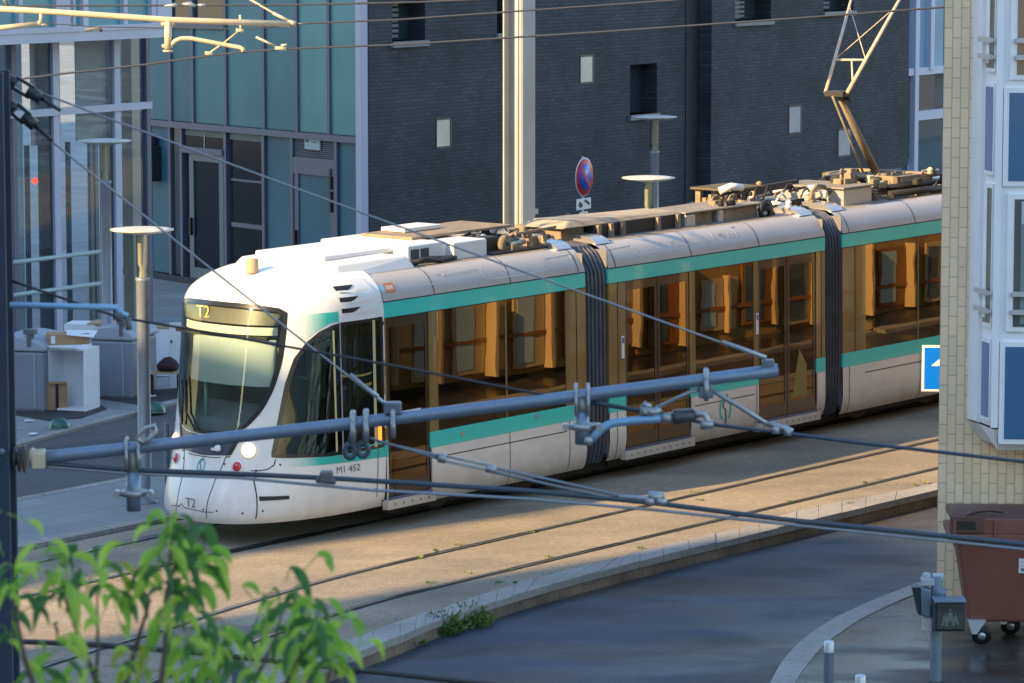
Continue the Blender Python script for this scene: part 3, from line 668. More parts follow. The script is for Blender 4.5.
# round operator emblem (ring with a profile line), on bonnet and side
LTEAL=mat('emblem_teal',(.02,.42,.40),.4);NAVY=mat('emblem_navy',(.02,.05,.12),.4)
def emblem(c,x,y,r,name='emblem'):
    x=Vector(x).normalized();y=Vector(y).normalized();c=Vector(c)
    def arc(a0,a1,r0,r1,ex=1,n=26):
        A=[];B=[]
        for i in range(n+1):
            a=R(a0+(a1-a0)*i/n);A.append(c+x*math.cos(a)*r0*ex+y*math.sin(a)*r0);B.append(c+x*math.cos(a)*r1*ex+y*math.sin(a)*r1)
        return A,B
    b=MB();b.strip(*arc(-55,235,r,r*.76,.74));o=P(b,name,LTEAL,fix=False)
    w=r*.07;pts=[(.30,1.15),(.05,.75),(-.25,.55),(-.42,.30),(-.30,.12),(-.05,.05),(.05,-.1),(-.02,-.35),(.05,-.6),(0,-.95),(.06,-1.25)]
    A=[c+x*(p[0]*r*.72-w)+y*p[1]*r for p in pts];B=[c+x*(p[0]*r*.72+w)+y*p[1]*r for p in pts];nn=x.cross(y)*.002
    b=MB();b.strip([a+nn for a in A],[a+nn for a in B]);P(b,'profile_line',NAVY,o,fix=False)
emblem((6.33,-.006,.62),(1,0,0),(0,0,1),.17)
c=fr(1.2,.885);n_=nfr(1.2,.885);up=Vector((0,0,1))-n_*n_.z;emblem(c+n_*.006,Vector((0,-1,0)),up,.085)
# number on the bumper with a sketched line under it, fleet number on the side
GREYT=mat('grey_lettering',(.16,.17,.19),.5)
c=fr(1.2,.47)+nfr(1.2,.47)*.012;textmesh('bumper_lettering','T2',.15,GREYT,tram,frame_mtx(c,(0,-1,0),(0,0,1)))
ribbon([(1.55,.40),(1.45,.42),(1.4,.41),(1.36,.45),(1.3,.41),(1.0,.395),(.86,.40)],fr,nfr,.006,.006,'bumper_line',GREYT,False)
c=sd(-.62,.80,0);textmesh('fleet_number','M1 452',.115,GREYT,tram,frame_mtx(c+nsd(-.72,.79)*.008,sd(-.5,.74)-sd(-.9,.74),(0,0,1)))
# wipers
b=MB();pts=[(1.62,1.30),(1.66,1.55),(1.72,1.80)];b.tube([fr(*p)+nfr(*p)*.03 for p in pts],.012,6);pts=[(1.35,1.27),(1.55,1.45),(1.66,1.85)];b.tube([fr(*p)+nfr(*p)*.035 for p in pts],.014,6);P(b,'wiper',BLACK)
# destination display, blind, dashboard, driver's seat, cab fittings
DISP=mat('display_case',(.14,.135,.11),.35,noise=[(3,.2)]);BLIND=mat('sun_blind',(.46,.56,.54),.6);GAPM=mat('bright_gap',(.62,.64,.56),.5)
b=MB()
def cabslab(z0,z1,y0,y1,inset,th=.01):
    A=[];B=[]
    for i in range(13):
        y=y0+(y1-y0)*i/12;A.append(fr(y,z0)+Vector((inset,0,0)));B.append(fr(y,z1)+Vector((inset,0,0)))
    k=MB();k.strip(A,B,True);return k
dsp=P(cabslab(2.50,2.72,.42,1.98,.05),'destination_display',DISP,fix=False)
c=fr(1.47,2.60)+Vector((.04,0,0));textmesh('display_digits','T2',.20,mat('amber_led',(.75,.5,.16),.5,emit=(1,.5,.08),es=.25),dsp,frame_mtx(c,(0,-1,0),(0,0,1)))
P(cabslab(2.385,2.475,.44,1.90,.06),'bright_gap',GAPM,fix=False)  # pale sheet stands in for the bright gap above the blind
b=MB();b.box((-1.46,.45,2.34),(-1.42,1.95,2.375));P(b,'blind_bar',BLACK)
P(cabslab(1.80,2.33,.47,1.72,.10),'sun_blind',BLIND,fix=False)
b=MB();b.hexa([(-1.55,.55,1.0),(-1.0,.35,1.0),(-1.0,2.05,1.0),(-1.55,1.85,1.0),(-1.42,.6,1.36),(-1.0,.4,1.52),(-1.0,2.0,1.52),(-1.42,1.8,1.36)]);P(b,'dashboard',mat('dashboard_green_grey',(.16,.22,.22),.6),bevel=.04)
b=MB();b.box((-.62,.85,.75),(-.15,1.4,.87));b.box((-.25,.85,.87),(-.13,1.4,1.75));b.box((-.5,1.0,.3),(-.3,1.25,.75));P(b,'driver_seat',mat('driver_seat',(.03,.16,.15),.8),bevel=.03)
b=MB();b.tube([(-1.38,1.55,1.3),(-1.38,1.55,1.82)],.02,8);b.tube([(-.9,.35,1.0),(-.9,.35,2.4)],.015,8);P(b,'grab_pole',POLEM)
b=MB();b.prism([(-.02,.1),(-.6,.16),(-1.2,.5),(-1.4,.8),(-1.4,1.6),(-1.2,1.9),(-.6,2.24),(-.02,2.3)],.3,.34,ax='z');P(b,'cab_floor',FLOORM)
b=MB();b.box((-.03,.06,.3),(0,.7,2.5));b.box((-.03,1.5,.3),(0,2.34,2.5));b.box((-.03,.06,2.2),(0,2.34,2.5));P(b,'cab_wall',mat('cab_wall',(.20,.20,.19),.7))
b=MB();b.box((-1.0,.25,1.62),(-.72,.28,2.25));P(b,'side_blind',mat('side_blind_grey',(.35,.42,.40),.7))
# driver, a small seated figure behind the glass (body one mesh)
def skinfig(name,joints,edges,m,parent,lvl=2):
    me=bpy.data.meshes.new(name);me.from_pydata([j[:3] for j in joints],edges,[]);o=bpy.data.objects.new(name,me);col.objects.link(o)
    s=o.modifiers.new('Skin','SKIN');sv=me.skin_vertices[0].data if me.skin_vertices else None
    if sv is None:
        bm=bmesh.new();bm.from_mesh(me);bm.verts.layers.skin.verify();bm.to_mesh(me);bm.free();sv=me.skin_vertices[0].data
    for i,j in enumerate(joints):sv[i].radius=(j[3],j[3])
    sv[0].use_root=True
    ss=o.modifiers.new('Sub','SUBSURF');ss.levels=lvl;ss.render_levels=lvl;me.materials.append(m);o.parent=parent;return o
b=MB();b.box((-.95,.0+.28,3.05),(-.93,.30,3.06))
# roof beacon stub
b=MB();b.lathe([(.075,-.03),(.075,.12),(.06,.135),(0,.14)],(-.93,1.2,3.05),20);P(b,'roof_marker',mat('beige_marker',(.45,.33,.2),.6))
# -------- roof equipment
LG=mat('roof_box_white',(.72,.72,.72),.4,noise=[(2,.06)]);DK=mat('roof_black',(.025,.025,.028),.6,noise=[(8,.3)]);GRILL=mat('grille_dark',(.07,.075,.085),.5)
def rb(name,x0,x1,y0,y1,z0,z1,m,bevel=.02):
    b=MB();b.box((x0,y0,z0),(x1,y1,z1));return P(b,name,m,bevel=bevel)
b=MB();b.hexa([(-.45,.30,2.95),(.86,.27,2.95),(.86,2.13,2.95),(-.45,2.1,2.95),(-.35,.42,3.11),(.78,.36,3.12),(.78,2.04,3.12),(-.35,1.98,3.11)]);P(b,'roof_fairing',LG,bevel=.03)
b=MB();b.box((-.2,.75,3.11),(1.1,1.9,3.17));P(b,'roof_lid',LG,bevel=.02)
fb=rb('roof_box',.95,1.62,.50,1.95,2.96,3.20,LG);b=MB();b.box((1.0,.494,3.02),(1.14,.50,3.15));b.box((1.17,.494,3.02),(1.31,.50,3.15));P(b,'grille',GRILL,fb)
rb('roof_box',1.66,2.26,.42,2.0,2.96,3.18,LG)
b=MB();b.tube([(.86,.40,2.98),(1.1,.38,3.04),(1.35,.36,3.0),(1.6,.40,3.02)],.03,8);b.tube([(.9,.5,3.0),(1.3,.45,3.03),(1.7,.42,3.0)],.025,8);P(b,'roof_cable',DK)
rb('roof_panel',1.45,3.25,.9,1.75,3.20,3.235,DUSTY,.008);rb('roof_hatch',1.75,2.4,1.3,1.7,3.24,3.29,LG,.01)
rb('equipment_tray',2.28,3.45,.35,2.0,2.96,3.0,DK,.01);rb('roof_box',2.35,2.62,.55,.9,2.98,3.17,DK)
q=random.Random(5)
b=MB();b.lathe([(.03,0),(.11,.0),(.11,.06),(.03,.06)],(2.66,.45,3.07),20,(0,1,0));P(b,'air_valve',DUSTY)
b=MB()
for k in range(12):
    x=2.6+q.random()*.75;y=.4+q.random()*.6;b=MB();b.box((x,y,2.98),(x+q.uniform(.03,.1),y+q.uniform(.04,.1),3.03+q.random()*.13));P(b,'roof_fitting',DUSTY,bevel=.006)
b=MB();b.tube([(2.9,.42,3.16),(3.1,.45,3.19),(3.3,.42,3.16),(3.42,.5,3.08)],.022,8);b.tube([(2.7,.5,3.15),(2.85,.45,3.21),(3.05,.6,3.15)],.018,8);b.beam((2.75,.4,3.19),(3.5,.4,3.21),.03);P(b,'roof_pipe',DUSTY)
# long equipment cover on the second car
b=MB();b.hexa([(3.75,.50,3.15),(6.1,.48,3.15),(6.1,1.15,3.15),(3.75,1.2,3.15),(3.95,.58,3.23),(6.05,.54,3.19),(6.05,1.1,3.19),(3.95,1.15,3.24)]);P(b,'roof_cover',DUSTY if False else mat('cover_cream',(.36,.30,.22),.7,noise=[(1.5,.14),(12,.08)]),bevel=.02)
rb('roof_box',4.35,6.05,.50,1.15,2.96,3.15,DK)
b=MB()
for x in (4.38,4.62,4.85,5.55,5.95):
    b=MB();b.box((x,.45,2.96),(x+.06,.50,3.15));P(b,'roof_bracket',DUSTY)
rb('roof_box',3.85,4.3,.62,1.4,2.97,3.15,DUSTY)
rb('roof_box',6.12,6.33,.46,1.1,2.96,3.13,mat('zinc_box',(.5,.52,.55),.35,.5));rb('roof_box',6.38,6.76,.52,1.1,2.96,3.14,DUSTY);rb('roof_box',6.80,6.92,.46,1.1,2.96,3.14,mat('zinc_box',(.5,.52,.55)))
rb('roof_box',6.95,7.65,.48,1.1,2.96,3.14,DUSTY);rb('roof_cover',6.1,7.75,.44,1.15,3.14,3.165,ROOFM,.008)

b=MB();b.tube([(7.66,.46,3.06),(7.78,.42,3.09),(7.9,.46,3.02),(8.0,.5,2.99)],.04,8);b.lathe([(.08,-.02),(.14,-.02),(.14,.02),(.08,.02)],(7.75,.42,3.06),18,(0,1,0));P(b,'roof_cable',DK)
b=MB()
for k in range(16):
    x=7.7+q.random()*.75;y=.9+q.random()*.8;b=MB();b.box((x,y,3.0),(x+q.uniform(.04,.14),y+q.uniform(.04,.14),3.1+q.random()*.16));P(b,'roof_fitting',DUSTY,bevel=.006);rb('roof_panel',7.75,8.5,1.0,1.7,3.27,3.30,DUSTY,.005)
b=MB();b.tube([(7.5,1.0,3.30),(7.62,.9,3.36),(7.8,.85,3.33)],.05,8);P(b,'roof_pipe',LG)
b=MB();b.tube([(8.1,.9,3.1),(8.16,.9,3.3)],.012,6);b.tube([(8.3,.9,3.1),(8.42,.9,3.32)],.012,6);b.beam((8.0,1.3,3.18),(9.6,1.3,3.22),.06,.12);b.beam((8.2,.75,3.05),(9.0,.75,3.06),.05,.08);P(b,'roof_rail',DK)
b=MB();b.tube([(8.95,.6,3.0),(9.0,.6,3.2),(9.12,.6,3.27),(9.3,.62,3.24),(9.5,.65,3.1)],.028,8);P(b,'roof_cable',DUSTY)
rb('roof_box',9.45,10.1,.40,1.5,2.96,3.20,mat('zinc_box',(.5,.52,.55)));rb('roof_cover',9.40,10.12,.36,1.55,3.20,3.225,ROOFM,.006)
q=random.Random(77)
def clutter(n,x0,x1,y0,y1,z0,z1,ms):
    for k in range(n):
        x=q.uniform(x0,x1);y=q.uniform(y0,y1);z=q.uniform(z0,z1);b=MB();t=q.random()
        if t<.22:b.box((x,y,z),(x+q.uniform(.03,.14),y+q.uniform(.03,.12),z+q.uniform(.03,.12)))
        elif t<.7:b.tube([(x,y,z),(x+q.uniform(.1,.5),y+q.gauss(0,.05),z+q.gauss(0,.03))],q.uniform(.012,.035),8)
        elif t<.85:b.lathe([(0,0),(.03,0),(.05,.02),(.03,.05),(.05,.07),(.02,.1),(0,.1)],(x,y,z),10)
        else:
            b.tube([(x,y,z),(x+.08,y,z+.09),(x+.2,y+.03,z+.1),(x+.3,y+.05,z+.02)],.014,6)
        P(b,'roof_fitting',q.choice(ms),bevel=0)
clutter(26,2.3,3.5,.36,1.2,2.99,3.12,(DUSTY,DK,DK,STEEL));clutter(30,7.7,9.3,.42,1.5,2.99,3.22,(DUSTY,DK,DK,LG));clutter(12,6.9,7.7,.46,1.1,3.16,3.17,(DUSTY,DK));clutter(10,4.0,6.0,1.2,1.7,2.99,3.08,(DK,DUSTY))
clutter(46,9.9,12.3,.36,1.6,2.99,3.24,(DUSTY,DK,DK,CREAM))
# -------- pantograph
PY=1.2
pan=MB();pan.box((10.9,.55,3.12),(11.75,.63,3.25));pan.box((10.9,1.77,3.12),(11.75,1.85,3.25));pan.box((10.9,.55,3.12),(10.98,1.85,3.25));pan.box((11.67,.55,3.12),(11.75,1.85,3.25))
pb=P(pan,'pantograph',DUSTY,bevel=.01)
b=MB()
for x,y in ((10.3,.5),(10.3,1.9),(12.0,.5),(12.0,1.9),(10.95,.6),(11.7,.6)):
    pr=[]
    for k in range(4):pr+=[(.03,k*.04),(.055,k*.04+.015),(.03,k*.04+.03)]
    b.lathe([(0,0)]+pr+[(0,.16)],(x,y,2.98),12)
P(b,'insulator',DUSTY,pb)
b=MB();q=random.Random(9)
for k in range(55):
    x=10.0+q.random()*2.2;y=.34+q.random()*1.2;z=2.97+q.random()*.2;b.box((x,y,z),(x+q.uniform(.04,.16),y+q.uniform(.04,.12),z+q.uniform(.04,.13)))
P(b,'bracket',DUSTY,pb,bevel=.006)
b=MB()
for y,z in ((.40,3.05),(.55,3.12),(.85,3.20),(1.5,3.2)):b.tube([(10.5,y,z),(12.3,y,z-.02)],.045,8)
b.tube([(9.9,.9,3.27),(10.3,.9,3.28),(10.7,1.0,3.24)],.07,10)
P(b,'spring_housing',DK,pb)
b=MB();b.tube([(9.78,.7,3.2),(9.80,.7,3.36),(9.9,.7,3.40)],.02,8);b.lathe([(.02,-.01),(.045,-.01),(.045,.01),(.02,.01)],(9.79,.68,3.4),14,(0,1,0));b.box((9.82,.65,3.2),(10.1,.85,3.29));b.box((10.0,.68,3.28),(10.1,.8,3.42));P(b,'terminal',DUSTY,pb)
base=Vector((11.32,PY,3.22));knee=Vector((10.42,PY,4.40))
b=MB();b.tube([base,knee],[.062,.045],12);b.tube([base+Vector((-.02,-.2,-.02)),base+Vector((-.02,.2,-.02))],.05,10);P(b,'lower_arm',DUSTY,pb)
b=MB();b.tube([base+Vector((-.28,-.0,-.02)),knee+Vector((-.14,0,-.02))],.016,8);P(b,'guide_rod',DUSTY,pb)
b=MB();b.box(tuple(knee-Vector((.12,.16,.03))),tuple(knee+Vector((.1,.16,.05))));b.lathe([(0,-.05),(.04,-.05),(.04,.05),(0,.05)],knee+Vector((.05,-.12,-.08)),12,(0,1,0));P(b,'knee_joint',DK,pb,bevel=.01)
def lp(x,y,v):
    a=side(x,y,v);return Vector((a[0]*math.sqrt(1+SL*SL),v,a[1]))
tl_=lp(858,-6,1.75);tr_=lp(909,-8,.65);kl=knee+Vector((-.06,.18,.02));kr=knee+Vector((-.02,-.16,.02))
b=MB();b.tube([kl,tl_],[.028,.02],8);b.tube([kr,tr_],[.032,.022],8);f1=kl.lerp(tl_,.33);f2=kr.lerp(tr_,.33)
b.tube([f1,f2],.016,8);b.tube([f1.lerp(f2,.55),kr.lerp(tr_,.10)],.013,8);b.tube([f1,tr_.lerp(kr,.15)],.007,6);b.tube([f2,tl_.lerp(kl,.12)],.007,6);b.tube([kl,kr],.03,8)
P(b,'upper_arm',mat('arm_dusty_cream',(.55,.46,.36),.6,noise=[(9,.15)]),pb)
mid=(tl_+tr_)/2
b=MB();b.tube([tl_+Vector((0,.05,0)),tr_+Vector((0,-.05,0))],.022,8)
for dx in (-.18,.18):b.tube([(mid.x+dx,.25,mid.z+.10),(mid.x+dx,.5,mid.z+.22),(mid.x+dx,1.9,mid.z+.22),(mid.x+dx,2.15,mid.z+.10)],.025,8)
P(b,'collector_head',DK,pb)
# skyline sketch lines and small marks along the grey cantrail
def cantpt(x,t):     # t 0 bottom .. 1 top of cantrail
    k=t*(len(CANT)-1);i=min(int(k),len(CANT)-2);f=k-i;y=CANT[i][0]+(CANT[i+1][0]-CANT[i][0])*f;z=CANT[i][1]+(CANT[i+1][1]-CANT[i][1])*f;return Vector((x,y-.004,z+.002))
def sketch(pts,w=.007):
    b=MB()
    for (x0,t0),(x1,t1) in zip(pts,pts[1:]):
        a=cantpt(x0,t0);c=cantpt(x1,t1);d=(c-a).normalized();n=Vector((0,-1,.3)).cross(d).normalized()*w;k=5
        A=[cantpt(x0+(x1-x0)*i/k,t0+(t1-t0)*i/k)+n for i in range(k+1)];B=[q_-2*n for q_ in A];b.strip(A,B)
    P(b,'skyline_line',CLINE,fix=False)
sketch([(.30,.36),(.9,.33)]);sketch([(1.0,.5),(1.02,.62),(1.1,.62),(1.12,.55),(1.6,.6),(1.75,.6),(1.78,.3),(1.9,.22),(2.5,.22),(2.9,.26),(2.95,.62),(3.45,.66)]);sketch([(1.95,.45),(2.0,.5),(2.0,.36),(2.1,.36),(2.12,.55),(2.2,.4)],.006);sketch([(2.3,.42),(2.36,.48),(2.4,.36),(2.5,.4),(2.52,.5)],.006)
sketch([(4.1,.62),(4.6,.66),(4.62,.3),(5.5,.34),(5.52,.42),(6.1,.42)]);sketch([(4.9,.45),(4.9,.6)]);sketch([(4.97,.45),(4.97,.62)]);sketch([(5.3,.45),(5.36,.6),(5.44,.6),(5.44,.45)])
sketch([(6.2,.75),(6.2,.45),(6.28,.45)],.012);sketch([(6.33,.6),(6.42,.62),(6.38,.5),(6.46,.45)],.012);sketch([(6.52,.62),(6.52,.45),(6.6,.45),(6.6,.62)],.012);sketch([(6.68,.45),(6.68,.8),(6.76,.8)],.012);sketch([(8.42,.5),(8.43,.75)],.012);sketch([(3.38,.35),(3.42,.5),(3.4,.62)],.01)
for xs in (.86,2.2,3.45,4.16,5.66,7.06,9.02,10.55,11.9):seamline(xs,tram)
def cant_rect(x0,x1,t0,t1,m,name):
    b=MB();A=[cantpt(x0,t0+(t1-t0)*i/3)+Vector((0,-.002,0)) for i in range(4)];B=[p+Vector((x1-x0,0,0)) for p in A];b.strip(A,B);return P(b,name,m,fix=False)
cant_rect(-.0,.075,.30,.55,mat('pale_blue_mark',(.25,.55,.68),.4),'blue_mark');o=cant_rect(.08,.24,.27,.58,mat('orange_mark',(.72,.20,.06),.4),'orange_mark')
b=MB()
for i,x_ in enumerate((.10,.13,.16,.19)):
    A=[cantpt(x_,.36)+Vector((0,-.006,0)),cantpt(x_,.5)+Vector((0,-.006,0))];B=[p+Vector((.016,0,0)) for p in A];b.strip(A,B)
P(b,'lettering',mat('mark_white',(.8,.8,.8),.4),o,fix=False)
# stickers beside the doors, notice on the first door, equipment locks on the stripe
STK=mat('sticker_white',(.75,.75,.78),.4);STB=mat('sticker_blue',(.08,.10,.35),.4)
for x_ in (4.26,6.985):
    b=MB();b.box((x_,-.006,1.52),(x_+.05,-.001,1.80));so=P(b,'door_sticker',STK);b=MB();b.box((x_+.008,-.008,1.71),(x_+.042,-.006,1.78));P(b,'sticker_mark',STB,so)
b=MB();b.box((.12,.006,1.27),(.60,.012,1.36));so=P(b,'door_notice',STK);b=MB();b.prism([(.50,1.30),(.56,1.30),(.56,1.285),(.585,1.315),(.56,1.345),(.56,1.33),(.50,1.33)],.003,.006);b.box((.45,.003,1.29),(.475,.006,1.34));b.box((.15,.003,1.315),(.36,.006,1.325));P(b,'notice_mark',BLACK,so)
for x_,z_ in ((1.27,.93),(2.62,.97)):
    b=MB();b.box((x_,-.012,z_),(x_+.055,0,z_+.055));P(b,'lock_cover',STEEL,bevel=.004)
b=MB();b.add([(7.78,.017,.60),(8.10,.017,.60),(8.10,.017,1.0),(7.94,.017,1.22)],[(0,1,2,3)]);P(b,'door_sticker',mat('yellow_triangle_sticker',(.20,.17,.04),.5),fix=False)
# ================================================================== BUILDINGS
class Facade:
    """vertical facade frame: local x runs along the wall to the right as seen from the street, local -y faces the street"""
    def __init__(s,Q,D,base,label,cat,name):
        s.Q=(Q[0],Q[1]);s.D=D;s.base=base;s.N=(D[1],-D[0])     # outward normal (towards local -y)
        s.o=empty(name,(Q[0],Q[1],base),math.atan2(D[1],D[0]),label,cat)
    def p(s,x,y,off=0):      # photo point -> (local x, local z) on the plane shifted outwards by off
        a=onplane(x,y,(s.Q[0]+s.N[0]*off,s.Q[1]+s.N[1]*off),s.D);return a[0],a[1]-s.base
    def rect(s,x0,y0,x1,y1,off=0):
        a=s.p(x0,y0,off);b=s.p(x0,y1,off);c=s.p(x1,y0,off);d=s.p(x1,y1,off)
        return a[0],c[0],(b[1]+d[1])/2,(a[1]+c[1])/2
    def build(s,mb,name,m,parent=None,**k):return mb.build(name,m,parent or s.o,**k)
def wall_with_holes(b,x0,x1,z0,z1,holes,y=0,th=.3):
    xs=sorted({x0,x1}|{h[0] for h in holes}|{h[1] for h in holes});zs_=sorted({z0,z1}|{h[2] for h in holes}|{h[3] for h in holes})
    xs=[x for x in xs if x0<=x<=x1];zs_=[z for z in zs_ if z0<=z<=z1]
    for i in range(len(xs)-1):
        for j in range(len(zs_)-1):
            cx,cz=(xs[i]+xs[i+1])/2,(zs_[j]+zs_[j+1])/2
            if any(h[0]<cx<h[1] and h[2]<cz<h[3] for h in holes):continue
            b.add([(xs[i],y,zs_[j]),(xs[i+1],y,zs_[j]),(xs[i+1],y,zs_[j+1]),(xs[i],y,zs_[j+1])],[(0,1,2,3)])
    for h in holes:          # reveals
        a,c,e,f=h[:4];b.add([(a,y,e),(a,y+th,e),(a,y+th,f),(a,y,f)],[(0,1,2,3)]);b.add([(c,y,e),(c,y,f),(c,y+th,f),(c,y+th,e)],[(0,1,2,3)])
        b.add([(a,y,f),(a,y+th,f),(c,y+th,f),(c,y,f)],[(0,1,2,3)]);b.add([(a,y,e),(c,y,e),(c,y+th,e),(a,y+th,e)],[(0,1,2,3)])
BRICK=brickmat('dark_brick',(.042,.046,.064),(.022,.026,.040),(.018,.020,.027),.22,.065,.010,rough=.75,stain=.42,bump=.5)
MUL=mat('lavender_grey_frame',(.12,.135,.20),.45,.2);MULL=mat('pale_lavender_frame',(.44,.48,.62),.45,.1);TEALG=mat('teal_spandrel_glass',(.062,.150,.175),.28,coat=.5,noise=[(.6,.14),(2.5,.05,(1,1,.3))]);TEALD=mat('teal_panel_deep',(.045,.15,.21),.45,spec=.3,noise=[(.6,.14)])
BLK=mat('dark_glass',(.010,.012,.016),.12,spec=.35);LOUV=mat('louvre_grey',(.13,.14,.17),.5)
sg_=R(38)
A0=gnd(190,283,.03);G=(math.sin(sg_),-math.cos(sg_))      # teal facade: runs right and towards the camera
f1=Facade((A0.x,A0.y),G,A0.z,'teal glass panelled building with dark entrance doors behind the tram front','building','glass_building')
cx_=f1.p(366,200)[0];lx=f1.p(150,250)[0]-1.2
# row boundary
zr=(f1.p(172,124)[1]+f1.p(345,139)[1])/2;ztop=9.5
b=MB();b.box((lx,.16,-.3),(cx_-.3,.35,ztop));f1.build(b,'wall',mat('backing_dark',(.04,.05,.06),.8))
ux=[150,168.5,191,224,262,295,327,361];uxs=[lx]+[f1.p(x,80)[0] for x in ux[1:]]
zt2=f1.p(220,27)[1]
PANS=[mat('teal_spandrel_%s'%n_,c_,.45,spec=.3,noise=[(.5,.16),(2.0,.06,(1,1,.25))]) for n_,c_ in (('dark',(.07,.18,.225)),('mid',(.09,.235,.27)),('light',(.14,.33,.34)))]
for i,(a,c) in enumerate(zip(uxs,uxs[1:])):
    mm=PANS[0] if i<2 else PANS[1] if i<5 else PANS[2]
    if i in (1,2):
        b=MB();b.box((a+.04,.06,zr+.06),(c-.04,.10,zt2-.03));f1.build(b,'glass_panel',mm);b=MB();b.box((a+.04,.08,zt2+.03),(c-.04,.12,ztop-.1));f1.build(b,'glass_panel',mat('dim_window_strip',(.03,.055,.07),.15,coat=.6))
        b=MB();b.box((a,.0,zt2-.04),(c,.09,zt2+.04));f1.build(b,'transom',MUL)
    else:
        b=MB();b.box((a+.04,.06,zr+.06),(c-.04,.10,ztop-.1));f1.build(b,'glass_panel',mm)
for x in uxs[1:-1]:
    b=MB();b.box((x-.04,.02,zr+.05),(x+.04,.14,ztop));f1.build(b,'mullion',MUL)
b=MB();b.box((lx,-.03,zr-.06),(cx_-.2,.15,zr+.05));f1.build(b,'transom',MUL)
b=MB();b.box((cx_-.16,-.10,-.3),(cx_+.02,.16,ztop));b.box((cx_-.02,-.16,-.3),(cx_+.10,-.02,ztop));f1.build(b,'corner_post',MULL,bevel=.01)
# ground floor bays by photo position
def gb(x0,x1,y0,y1,m,name='glass_panel',d0=.05,d1=.10,z0=None,z1=None,parent=None,off=0):
    a,c,e,f=f1.rect(x0,y0,x1,y1,off)
    if z0 is not None:e=z0
    if z1 is not None:f=z1
    b=MB();b.box((a,d0,e),(c,d1,f));return f1.build(b,name,m,parent)
for x0,x1,m in ((150,168,TEALD),(264.5,289,TEALD),(337,359,TEALD)):
    gb(x0,x1,150,270,m,z0=.12,z1=zr-.06)
for x in (169.5,181,225,263,291.5,335.5):
    a=f1.p(x,200)[0];b=MB();b.box((a-.04,.0,0),(a+.04,.16,zr-.06));f1.build(b,'mullion',MUL)
gb(171,179.5,150,270,mat('olive_dim_glass',(.03,.05,.05),.1,coat=.8),z0=.12,z1=zr-.06)
# entrance with overpanel carrying the number 1
gb(183,223,150,160,mat('fascia_green_grey',(.10,.14,.14),.5),'overpanel',z1=zr-.06,z0=f1.p(200,136.5)[1])
tp=gb(184,223,136,149,BLK,'transom_window',z1=f1.p(200,136.5)[1],z0=f1.p(203,147)[1]-.02)
a,zz=f1.p(202.5,142);textmesh('house_number','1',.40,mat('number_grey',(.25,.28,.30),.5),tp,frame_mtx((a,.04,zz),(1,0,0),(0,0,1)))
b=MB();a,c,e,f=f1.rect(183,148,223,154);b.box((a,-.03,e),(c,.12,f));f1.build(b,'transom',MUL)
def door(x0,x1,y0,y1,m,fr_,hx=None,name='door',leaf=.14):
    a,c,e,f=f1.rect(x0,y0,x1,y1);e=.06
    b=MB();b.box((a,.02,e),(a+leaf,.09,f));b.box((c-leaf,.02,e),(c,.09,f));b.box((a+leaf,.02,f-leaf),(c-leaf,.09,f));b.box((a+leaf,.02,e),(c-leaf,.09,e+leaf+.1));d=f1.build(b,name,fr_)
    b=MB();b.box((a+leaf,.045,e+leaf+.1),(c-leaf,.06,f-leaf));f1.build(b,'pane',m,d)
    b=MB();hz=1.05;hh=a+leaf/2 if hx is None else hx;b.box((hh-.03,-.03,hz-.16),(hh+.03,.02,hz+.16));f1.build(b,'handle',BLACK,d);return d
door(188,222,154,275,BLK,mat('door_green_grey',(.12,.17,.19),.4))
gb(229,262,0,0,BLK,'side_window',z0=.1,z1=f1.p(245,141)[1]);gb(226,262,0,0,mat('fascia_green_grey',(.10,.14,.14)),'overpanel',z0=f1.p(245,141)[1],z1=zr-.06)
b=MB();a,c,e,f=f1.rect(228,0,262,1);zz=f1.p(245,226)[1]
b.box((a,.03,zz-.04),(c,.045,zz+.04));zz=f1.p(245,181)[1];b.box((a,.03,zz-.02),(c,.045,zz+.02));f1.build(b,'rail',MUL)
# louvre and service door
a,c,e,f=f1.rect(292,139,334.5,160);b=MB();zz=e+.02
ztl=f1.p(313,137)[1];zbl=f1.p(313,159)[1]
b.box((a,.10,zbl),(c,.12,ztl))
k=11
for i in range(k):
    z_=zbl+(ztl-zbl)*i/k;b.hexa([(a,.03,z_),(c,.03,z_),(c,.10,z_+.05),(a,.10,z_+.05),(a,.03,z_+.012),(c,.03,z_+.012),(c,.10,z_+.062),(a,.10,z_+.062)])
lo=f1.build(b,'louvre',LOUV)
a,zz=f1.p(312,141.5);b=MB();b.box((a-.23,.0,zz-.14),(a+.23,.025,zz+.14));pl=f1.build(b,'wall_plate',mat('plate_pale',(.38,.48,.50),.5),lo);b=MB();b.box((a-.19,-.004,zz-.02),(a-.10,0,zz+.06));b.box((a-.02,-.004,zz+.03),(a+.17,0,zz+.045));b.box((a-.02,-.004,zz-.02),(a+.14,0,zz-.005));f1.build(b,'plate_mark',mat('plate_ink',(.05,.08,.09)),pl)
a,c,e,f=f1.rect(292,160,334.5,168);b=MB();b.box((a,.0,zbl-.28),(c,.08,zbl));f1.build(b,'transom',MUL)
door(292,334.5,165,275,TEALD,MUL,leaf=.16)
b=MB();a=f1.p(331,200)[0]
for z_ in (f1.p(331,179)[1],f1.p(331,202)[1]):b.box((a-.03,-.02,z_-.18),(a+.02,.03,z_+.18))
f1.build(b,'hinge',BLACK)
a,zz=f1.p(154.5,163);b=MB();b.box((a-.15,-.18,zz-.33),(a+.17,.04,zz+.33));b.lathe([(.0,.33),(.14,.33),(.12,.5),(0,.54)],(a-.02,-.07,zz),12);f1.build(b,'intercom_box',mat('dark_box',(.012,.02,.03),.6),bevel=.02)
